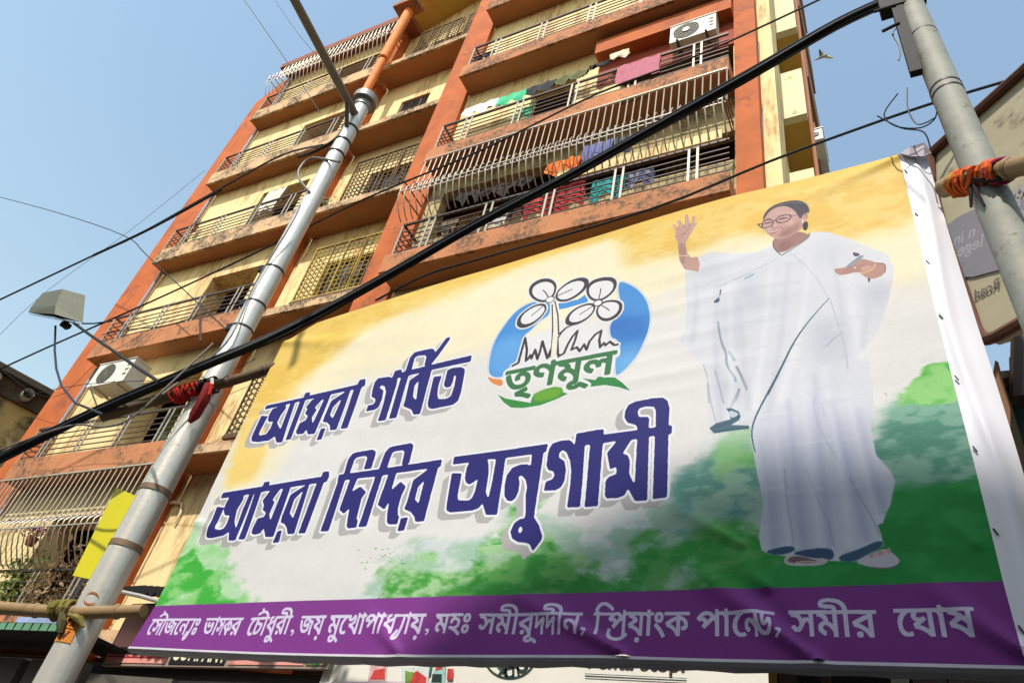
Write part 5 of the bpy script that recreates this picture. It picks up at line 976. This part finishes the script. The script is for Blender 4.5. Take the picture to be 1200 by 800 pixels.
laundry('cloth', X(700, 176, 13.2), X(738, 164, 13.2), 13.4, at(720, 172, 13.4)[2] + .4, 1.1, (64, 72, 80), 'dark grey cloth behind the cable bundle inside the grille', 15)
laundry('towel', X(310, 236, 14.3), X(336, 222, 14.3), 14.3, at(334, 220, 14.3)[2], 1.9, (216, 208, 196), 'pale towel hung on the third left balcony beside the light pole', 16)
laundry('cloth', X(558, 66, 13.2), X(580, 60, 13.2), 13.2, LV[4] + .85 + .75, .6, (50, 40, 38), 'dark rag lying at the left end of the fourth-floor balcony', 17, hem=.5)
laundry('cloth', X(574, 236, 13.0), X(596, 228, 13.0), 13.35, r2 - .1, 1.3, (196, 192, 184), 'off-white cloth behind the second-floor railing left of the red one', 18, hem=.3)
laundry('cloth', X(596, 232, 13.2), X(612, 226, 13.2), 13.5, r2 - .05, 1.2, (96, 60, 52), 'brown cloth between the off-white and the red one on the railing', 19, hem=.4)
laundry('cloth', X(612, 118, 13.4), X(628, 112, 13.4), 13.4, r3 - .1, 1.0, (70, 176, 128), 'small green cloth hanging below the mint towel', 20, hem=.5)
laundry('cloth', X(506, 262, 13.0), X(528, 254, 13.0), 13.5, r2 + .1, 1.2, (120, 106, 84), 'khaki cloth at the left end of the second-floor railing', 21, hem=.5)
# small plants
def shrub(c, r, n, label, col, size=.09, cat='plant', name='potted_plant', tall=1.2):
    T_ = thing(name, label, cat, c); MB().tube([np.array(c), np.array(c) + [0, 0, .3]], [.14, .2], 12).build('pot', mat('clay_pot', (156, 92, 62), .85), T_, smooth=True); g_ = random.Random(int(c[0] * 31)); l_ = MB(); st = MB()
    for _ in range(9): 
        q = np.array(c) + [g_.uniform(-r, r) * .7, g_.uniform(-r, r) * .4, .3 + tall * g_.uniform(.5, 1)]; st.tube([np.array(c) + [0, 0, .3], (np.array(c) + q) / 2 + [g_.uniform(-.1, .1), 0, .2], q], .014, 4)
    for _ in range(n):
        q = np.array(c) + [g_.gauss(0, r * .5), g_.gauss(0, r * .3), .35 + abs(g_.gauss(0, .5)) * tall]; a = g_.uniform(0, 6.3); s_ = size * g_.uniform(.6, 1.5); v = np.array([math.cos(a), g_.uniform(-.6, .6), math.sin(a)]); v2 = np.cross(v, (g_.uniform(-1, 1), 1, g_.uniform(-1, 1))); v2 /= np.linalg.norm(v2) + 1e-6
        l_.add([q - v * s_, q + v2 * s_ * .4, q + v * s_, q - v2 * s_ * .4], [(0, 1, 2, 3)])
    st.build('stems', mat('stem_brown', (92, 74, 44), .8), T_); l_.build('leaves', mat('leaf_%d_%d_%d' % col, col, .6, var=.35, scale=9), T_); return T_
shrub(at(376, 246, 14.6) - [0, 0, .3], .38, 170, 'small bushy green plant on the ledge right of the light pole', (96, 100, 44), tall=.9)
shrub(at(8, 700, 14.3) * [1, 1, 0] + [0, 0, LV[0] + .95], .8, 700, 'leafy green creeper growing in the lowest left balcony', (104, 118, 48), .11, tall=1.6); shrub(at(62, 690, 14.3) * [1, 1, 0] + [0, 0, LV[0] + .95], 1.1, 420, 'straggly plant with brown leaves behind the lowest left railing', (132, 104, 66), .11, tall=2.0)
shrub(at(45, 620, 14.0) - [0, 0, .6], .8, 170, 'reddish flowering plant behind the bulging grille at lower left', (128, 44, 66), .07, tall=.5); shrub(at(225, 222 + 48, 14.5), .25, 60, 'dried plant in a rack at the left end of the third balcony', (96, 72, 52), tall=.5)
# bird
bc = at(963, 67, 20); BI = thing('bird', 'small pale bird gliding between the building and the utility pole', 'bird', bc); BF = mat('bird_feather', (160, 152, 138), .8)
MB().tube([bc + [-.36, 0, -.1], bc + [-.15, 0, -.04], bc, bc + [.16, 0, .04], bc + [.26, 0, .08]], [.01, .05, .07, .05, .02], 8).build('body', BF, BI, smooth=True)
MB().add([bc + [-.12, 0, .05], bc + [.2, 0, .1], bc + [.5, .4, .3], bc + [.34, .4, .3], bc + [.2, -.0, .0], bc + [-.1, 0, 0]], [(0, 1, 2, 3), (5, 4, 2, 3), (0, 3, 5), (1, 2, 4)]).build('wing', mat('pale_wing', (206, 200, 186), .8), BI); MB().add([bc + [-.1, 0, .06], bc + [.12, 0, .1], bc + [-.02, -.3, .2], bc + [-.08, -.3, .18], bc + [0, 0, .02]], [(0, 1, 2, 3), (0, 3, 4), (1, 2, 4)]).build('wing', BF, BI)
# ============================ SIGNS LOW BEHIND THE BANNER ============================
def spl(px, py, d): return ban_u(px, py, d) if d < 12 else at(px, py, d)
PINK = mat('pink_sign_vinyl', (222, 150, 136), .6, var=.15, scale=3); EX = np.array([math.cos(BY), math.sin(BY), 0.0]); EZ = np.array([0, 0, 1.0])
NBS, EXS = NB, EX; NB, EX = np.array([0, -1., 0]), np.array([1., 0, 0]); d1 = 13.5; K1 = d1 / 9.4; a = spl(119, 779, d1); b_ = spl(384, 783.5, d1); hh = 1.15 * K1; ZB = lambda px: a[2] + (b_[2] - a[2]) * (px - 119) / 265; S1_ = thing('shop_sign', 'long pink shop signboard with a black COMPANY panel under the left of the banner', 'sign', a)
mb = MB().prism([a, b_, b_ + EZ * hh, a + EZ * hh], -NB * .12); mb.build('board', mat('sign_board_grey', (150, 132, 120), .6), S1_)
def spanel(px0, px1, z0, z1, m_, name, lift=.01):
    p_, q_ = spl(px0, 781, d1), spl(px1, 781, d1); return MB().prism([p_ * [1, 1, 0] + NB * lift + EZ * (ZB(px0) + z0 * K1), q_ * [1, 1, 0] + NB * lift + EZ * (ZB(px1) + z0 * K1), q_ * [1, 1, 0] + NB * lift + EZ * (ZB(px1) + z1 * K1), p_ * [1, 1, 0] + NB * lift + EZ * (ZB(px0) + z1 * K1)], NB * .01).build(name, m_, S1_)
spanel(121, 192, .05, 1.1, PINK, 'pink_panel'); spanel(196, 262, .04, 1.1, mat('black_panel', (26, 24, 24), .4), 'black_panel'); spanel(266, 355, .05, 1.1, PINK, 'pink_panel'); spanel(358, 382, .05, 1.1, mat('green_photo_panel', (44, 110, 50), .6, var=.5, scale=9, stain=.5, stain_col=(200, 120, 110), sc=8), 'picture_panel')
for p_, q_ in ((122, 192), (267, 355)): spanel(p_, q_, .14, .165, mat('red_rule', (170, 40, 44), .6), 'red_rule', .022)
def sx(px): return spl(px, 781, d1) * [1, 1, 0]
lettering('COMPANY', .62, sx(229) + NB * .03 + EZ * (ZB(229) + .33), EX * .62, EZ, mat('sign_cream_ink', (226, 220, 190), .6), S1_, .012)
lettering('LAXMI TEA HOUSE', .16, sx(163) + NB * .03 + EZ * (a[2] + .38), EX * .7, EZ, mat('grey_ink', (84, 60, 58), .6), S1_, .003) if False else None
for cx_, w_ in ((160, 60), (322, 64)):
    p_, q_ = sx(cx_ - w_ / 2), sx(cx_ + w_ / 2); mb = MB(); g_ = random.Random(cx_); n_ = 26
    for k in range(n_):
        c_ = p_ + (q_ - p_) * (k + .5) / n_ + NB * .03 + EZ * (ZB(cx_) + .36); mb.obox(c_, EX * (.025 + .03 * g_.random()), NB * .002, EZ * (.07 + .03 * g_.random()))
    mb.build('small_print', mat('grey_ink', (84, 60, 58), .6), S1_)
# white advertisement board
d2 = 13.68; a = spl(372, 806, d2); b_ = spl(901, 812, d2); S2_ = thing('advertisement_board', 'white advertisement board with ACTION stamp and printed jars under the banner', 'sign', a)
WB = mat('white_acrylic', (222, 218, 206), .4, var=.05, bump=.03); tl_, tr_ = spl(388, 766, d2), spl(899, 766, d2); zt = max(tl_[2], tr_[2]) + .8
MB().prism([a, b_, tr_ * [1, 1, 0] + EZ * zt, tl_ * [1, 1, 0] + EZ * zt], -NB * .15).build('board', WB, S2_)
def s2(px, py): return spl(px, py, d2) + NB * .02
def s2poly(P, m_, name, lift=0.): return MB().prism([s2(*p) + NB * lift for p in P], NB * .008).build(name, m_, S2_)
circ = lambda cx_, cy_, rx, ry, n_=30, t0=0, t1=6.2832: [(cx_ + rx * math.cos(t), cy_ + ry * math.sin(t)) for t in np.linspace(t0, t1, n_, endpoint=t1 < 6.28)]
CI = mat('dark_green_ink', (34, 56, 50), .5)
mb = MB(); R1 = circ(598, 770, 30, 25, 40); R2 = circ(598, 770, 28, 23.2, 40); mb.add([s2(*p) for p in R1 + R2], [(k, (k + 1) % 40, 40 + (k + 1) % 40, 40 + k) for k in range(40)]); mb.build('stamp_ring', CI, S2_)
s2poly([(580, 760), (592, 764), (606, 766), (622, 762), (616, 770), (604, 774), (592, 775), (586, 784), (580, 776)], mat('leaf_green_ink', (40, 130, 66), .5, var=.4), 'stamp_leaf')
for ch, (x_, y_), an in zip('ACTION', ((591, 786), (596.5, 788), (602, 787.5), (607.5, 785), (613, 780.5), (619, 774.5)), (-.05, .1, .22, .36, .55, .8)):
    v, f = text_mesh(ch, .33, .009); c_ = s2(x_, y_) + NB * .004; ca, sa = math.cos(an), math.sin(an); MB().add([c_ + EX * (p[0] * ca - p[1] * sa) + EZ * (p[0] * sa + p[1] * ca) for p in v], f).build('stamp_letter', CI, S2_)
lettering('Penta Stop!', .41, s2(745, 775.5) + NB * .004, EX, EZ + EX * .0, mat('black_ink', (44, 46, 48), .5), S2_, .008)
for dy in (0, 3.2): s2poly([(686, 789 + dy), (805, 794.5 + dy), (805, 795.2 + dy), (686, 789.8 + dy)], CI, 'double_rule')
s2poly([(700, 806), (640, 812), (380, 812), (376, 800), (440, 798), (560, 800)], mat('mauve_band', (206, 190, 196), .5), 'mauve_band')
JR = mat('jar_red_ink', (196, 64, 60), .5, var=.4, scale=12); JG = mat('jar_glass_ink', (206, 212, 206), .5, var=.2, scale=9)
for i, (P, m_, nm_) in enumerate((([(432, 798), (436, 772), (454, 770), (453, 798)], mat('pale_pink_ink', (214, 170, 168), .5, var=.3, scale=9), 'printed_jar'), ([(434, 796), (440, 785), (452, 783), (452, 796)], JR, 'printed_fruit'), ([(474, 812), (471, 782), (505, 782), (500, 812)], JG, 'printed_jar'), ([(480, 812), (480, 792), (490, 786), (501, 794), (499, 812)], JR, 'printed_fruit'), ([(476, 800), (476, 786), (486, 788), (482, 800)], mat('kiwi_green_ink', (110, 146, 60), .5, var=.4, scale=12), 'printed_fruit'), ([(504, 806), (514, 772), (524, 771), (522, 806)], mat('teal_label_ink', (150, 190, 184), .5, var=.3, scale=8), 'printed_bottle'), ([(508, 790), (519, 790), (519, 800), (507, 800)], CI, 'bottle_label'), ([(513, 778), (520, 776), (520, 784), (512, 786)], JR, 'bottle_label'), ([(525, 797), (526, 784), (533, 784), (532, 796)], JR, 'printed_fruit'), ([(504, 790), (507, 768), (510, 768), (506, 790)], mat('teal_ink', (60, 110, 110), .5), 'printed_stem'))): s2poly(P, m_, nm_, .003 * (i + 1))
# boards and posts right of it
NB, EX = NBS, EXS
d3 = 9.3; PL = mat('worn_ply', (96, 80, 62), .85, var=.3, stain=.5, sc=3); mb_ = []
for (x0_, x1_, m_, nm_, lb) in ((901, 911, mat('orange_wood', (196, 142, 72), .7, var=.2, streak=True), 'wooden_post', 'orange wooden post right of the white advertisement board'), (913, 934, mat('grey_brown_wood', (112, 96, 74), .8, var=.4, streak=True), 'wooden_plank', 'grey-brown plank beside the orange post under the banner'), (962, 972, PL, 'wooden_plank', 'narrow dark plank between the shutters under the banner'), (1044, 1064, mat('pale_door_edge', (206, 198, 170), .7), 'door_post', 'pale cream door post under the right half of the banner')):
    p_, q_ = spl(x0_, 800, d3), spl(x1_, 800, d3); tag(MB().prism([p_ * [1, 1, 0] + EZ * -1.6, q_ * [1, 1, 0] + EZ * -1.6, q_ * [1, 1, 0] + EZ * 6.5, p_ * [1, 1, 0] + EZ * 6.5], -NB * .15).build(nm_, m_, at_=p_ * [1, 1, 0] + EZ * -1.6), lb, 'post' if 'post' in nm_ else 'plank')
SHB = mat('dark_shop_interior', (46, 40, 36), .85, var=.4, scale=1.2); p_, q_ = spl(905, 800, 9.9), spl(1500, 800, 9.9); SW = thing('closed_shop', 'dark shop front with brown shutters behind the lower right of the banner', 'shop', p_ * [1, 1, 0] + EZ * -1.6)
MB().prism([p_ * [1, 1, 0] + EZ * -1.6, q_ * [1, 1, 0] + EZ * -1.6, q_ * [1, 1, 0] + EZ * 7.2, p_ * [1, 1, 0] + EZ * 7.2], -NB * .3).build('wall', SHB, SW)
for k, (x0_, x1_) in enumerate(((1070, 1110), (1112, 1160), (1162, 1230))):
    p_, q_ = spl(x0_, 800, 9.8), spl(x1_, 800, 9.8); MB().prism([p_ * [1, 1, 0] + EZ * 1, q_ * [1, 1, 0] + EZ * 1, q_ * [1, 1, 0] + EZ * 6.4, p_ * [1, 1, 0] + EZ * 6.4], -NB * .06).build('shutter_panel', mat('shutter_brown', (110, 98, 82), .8, var=.3), SW)
# dark shops and awnings at lower left
AWZ = 5.66
DK_ = mat('shade_dark_wall', (42, 40, 38), .85, var=.4, scale=.8); SF = thing('ground_floor_shop', 'dark open shop front with grey boards at the foot of the apartment building', 'shop', (-24, 12.6, -1.6))  # near-black wall colour stands for the shade under the awning
MB().box(-40, -2.3, 13.72, 13.86, -1.6, 5.5).build('wall', DK_, SF)
for (x0_, x1_, z0_, z1_) in ((-24.5, -21.6, 4.3, 5.2), (-21.2, -18.9, 4.5, 5.2), (-18.6, -15.6, 4.4, 4.95)): MB().box(x0_, x1_, 12.7, 12.89, z0_, z1_).build('fascia_board', mat('grey_fascia', (92, 86, 78), .7, var=.25), SF)
MB().box(-40, -18.7, 11.6, 13.45, AWZ, AWZ + .1).build('flat_awning', mat('black_tarpaulin', (24, 24, 26), .6), SF)
AW = thing('corrugated_awning', 'black corrugated awning tucked between the light pole and the banner', 'awning', at(165, 705, 11)); mb = MB(); aw0, aw1 = at(126, 696, 13.0), at(206, 702, 12.9); V_ = []
for i in range(41):
    t = i / 40; p_ = aw0 + (aw1 - aw0) * t; zz = .06 * math.sin(i * 1.57); V_ += [p_ + [0, -.5, -.1 + zz], p_ + [0, .95, .62 + zz]]
mb.add(V_, [(2 * i, 2 * i + 2, 2 * i + 3, 2 * i + 1) for i in range(40)]); mb.build('corrugated_sheet', mat('black_sheet', (30, 30, 32), .45, .3), AW, smooth=True)
c0 = at(137, 692, 11.1); MB().tube([c0, at(165, 698, 11.1), at(196, 707, 11.0)], .05, 8).build('awning_pipe', mat('pale_pipe', (190, 186, 176), .4, .3), AW, smooth=True)
tag(MB().box(-21.5, -18.8, 11.9, 12.0, AWZ + .1, AWZ + .35).build('plastic_sheet', mat('blue_white_sheet', (150, 170, 206), .5, var=.4, scale=2), at_=(-27, 11.9, AWZ + .1)), 'blue and white plastic sheet lying along the edge of the flat awning', 'plastic sheet')
mb = MB()
for k in range(19): mb.add([(-25.5 + k * .36, 11.58, AWZ - .1), (-25.18 + k * .36, 11.58, AWZ - .1), (-25.2 + k * .36, 11.58, AWZ + .08), (-25.48 + k * .36, 11.58, AWZ + .08)], [(0, 1, 2, 3)])
tag(mb.build('awning_fringe', mat('green_fringe', (96, 142, 110), .7), at_=(-27, 11.58, AWZ - .1)), 'pale green scalloped fringe hanging from the flat awning at lower left', 'fringe')
# ============================ HANGING SIGNBOARD (seen from behind) ============================
e3 = ray(280, 1034); e3[2] = 0; e3 /= np.linalg.norm(e3); n3_ = np.array([e3[1], -e3[0], 0]); o3 = CU + ray(1092, 182) * 15
def s3(px, py, lift=0.):
    v = ray(px, py); t = ((o3 - CU) @ n3_) / (v @ n3_); return CU + v * t + n3_ * lift * (-1 if n3_ @ v > 0 else 1)
HSN = thing('hanging_signboard', 'large yellowed signboard seen from behind at the upper right, its lettering showing through in reverse', 'sign', s3(1180, 400)); PAN = mat('yellowed_panel', (178, 168, 140), .6, var=.15, scale=1.5, stain=.45, stain_col=(112, 98, 76)); FRB = mat('brown_rust_frame', (96, 60, 46), .75, var=.25, bump=.5)
OUT = [(1092, 182), (1093, 214), (1104, 262), (1120, 310), (1134, 350), (1146, 386), (1152, 396), (1160, 400), (1172, 396), (1215, 372), (1330, 300), (1330, -40)]
S3Z = n3_ * (-.18 if n3_ @ ray(1150, 300) < 0 else .18)
MB().prism([s3(*p) for p in OUT], S3Z).build('panel', PAN, HSN)
def strip(P, wpx, name):
    mb_ = MB(); q = [s3(*p, .05) for p in P]
    mb_.tube(q, wpx, 8); mb_.build(name, FRB, HSN, smooth=True)
strip([(1330, -36), (1200, 86), (1092, 182)], .10, 'frame_rail'); strip([(1093, 184), (1094, 214), (1105, 262), (1121, 310), (1135, 350), (1147, 386), (1153, 395), (1160, 399), (1172, 395), (1216, 370), (1330, 300)], .10, 'frame_rail')
GB = mat('grey_blue_panel', (134, 131, 138), .6); MB().prism([s3(*p, .02) for p in [(1104, 262), (1112, 264), (1122, 256), (1140, 247), (1180, 238), (1230, 228), (1230, 300), (1180, 315), (1160, 320), (1142, 325), (1132, 325), (1124, 318), (1116, 302), (1110, 288)]], S3Z * -.05).build('printed_oval', GB, HSN)
ML_ = mat('pale_letters', (160, 157, 162), .6); ML2 = mat('faint_letters', (110, 100, 92), .6)
def mirr(txt, px, py, ang, sz, m_):
    v, f = text_mesh(txt, sz, .006); c_ = s3(px, py, .03); vx = s3(px + 6, py + 6 * ang, .03) - c_; vx /= np.linalg.norm(vx); vz = np.cross(vx, n3_); vz = vz if vz[2] > 0 else -vz; mb_ = MB(); mb_.add([c_ - vx * p[0] + vz * p[1] for p in v], f); mb_.build('reversed_lettering', m_, HSN)
mirr('n in', 1132, 277, -.5, .34, ML_); mirr('lege', 1139, 289, -.42, .36, ML_); mirr('Road', 1158, 339, -.5, .25, ML2); mirr('Kolkata', 1170, 372, -.5, .2, ML2) if False else None
for px_, py_, tx in ((1192, 226, 'dn'), (1193, 243, '1EL'), (1198, 256, '8')): mirr(tx, px_, py_, -.5, .36, ML_)
# small structures at the right edge
tag(poly_mb([at(1163, 440, 9), at(1166, 422, 9), at(1170, 424, 9), at(1184, 478, 9), at(1184, 530, 9), at(1180, 560, 9)], (0, .5, 0)).build('timber_board', mat('brown_board', (128, 92, 60), .8, stain=.4), at_=at(1180, 560, 9)), 'brown timber board standing up behind the white edge of the banner', 'board')
RB = thing('shed', 'dark green metal shed at the right edge below the hanging signboard', 'shed', at(1200, 560, 9.6)); x_, z_ = at(1184, 470, 9.6)[0], at(1190, 452, 9.6)[2]
MB().box(x_, x_ + 5, 9.6, 12, -1.6, z_).build('wall', mat('dark_green_sheet', (32, 50, 44), .6, var=.4, scale=2), RB); MB().box(x_ - .1, x_ + 5, 9.4, 12, z_ + .003, z_ + .12).build('gutter', mat('gutter_metal', (104, 92, 80), .6, .3), RB); MB().tube([at(1188, 452, 9.5), at(1187, 420, 9.5), at(1192, 418, 9.5), at(1199, 436, 9.5)], .05, 6).build('pipe_stand', IRON, RB, smooth=True); MB().tube([at(1199, 400, 9.3), at(1198, 470, 9.3)], .14, 8).build('post', IRON, RB)

GROUPS = {'bamboo_pole': 'bamboo poles holding the banner', 'cloth_tie': 'rags tying bamboo to the poles', 'cable': 'overhead cables and wires', 'loose_wire': 'loose wires at the utility pole', 'air_conditioner_unit': 'air conditioner units on the apartment block', 'occluder': 'unseen houses added behind the viewer to block sun and sky', 'cloth': 'laundry on the balconies', 'towel': 'laundry on the balconies', 'clothes': 'laundry on the balconies', 'bedsheet': 'laundry on the balconies', 'trousers': 'laundry on the balconies', 'potted_plant': 'plants on the balconies', 'wooden_plank': 'boards and posts under the banner', 'wooden_post': 'boards and posts under the banner', 'door_post': 'boards and posts under the banner'}
for o in scn.objects:
    if o.parent is None and 'label' in o and o.name.split('.')[0] in GROUPS: o['group'] = GROUPS[o.name.split('.')[0]]
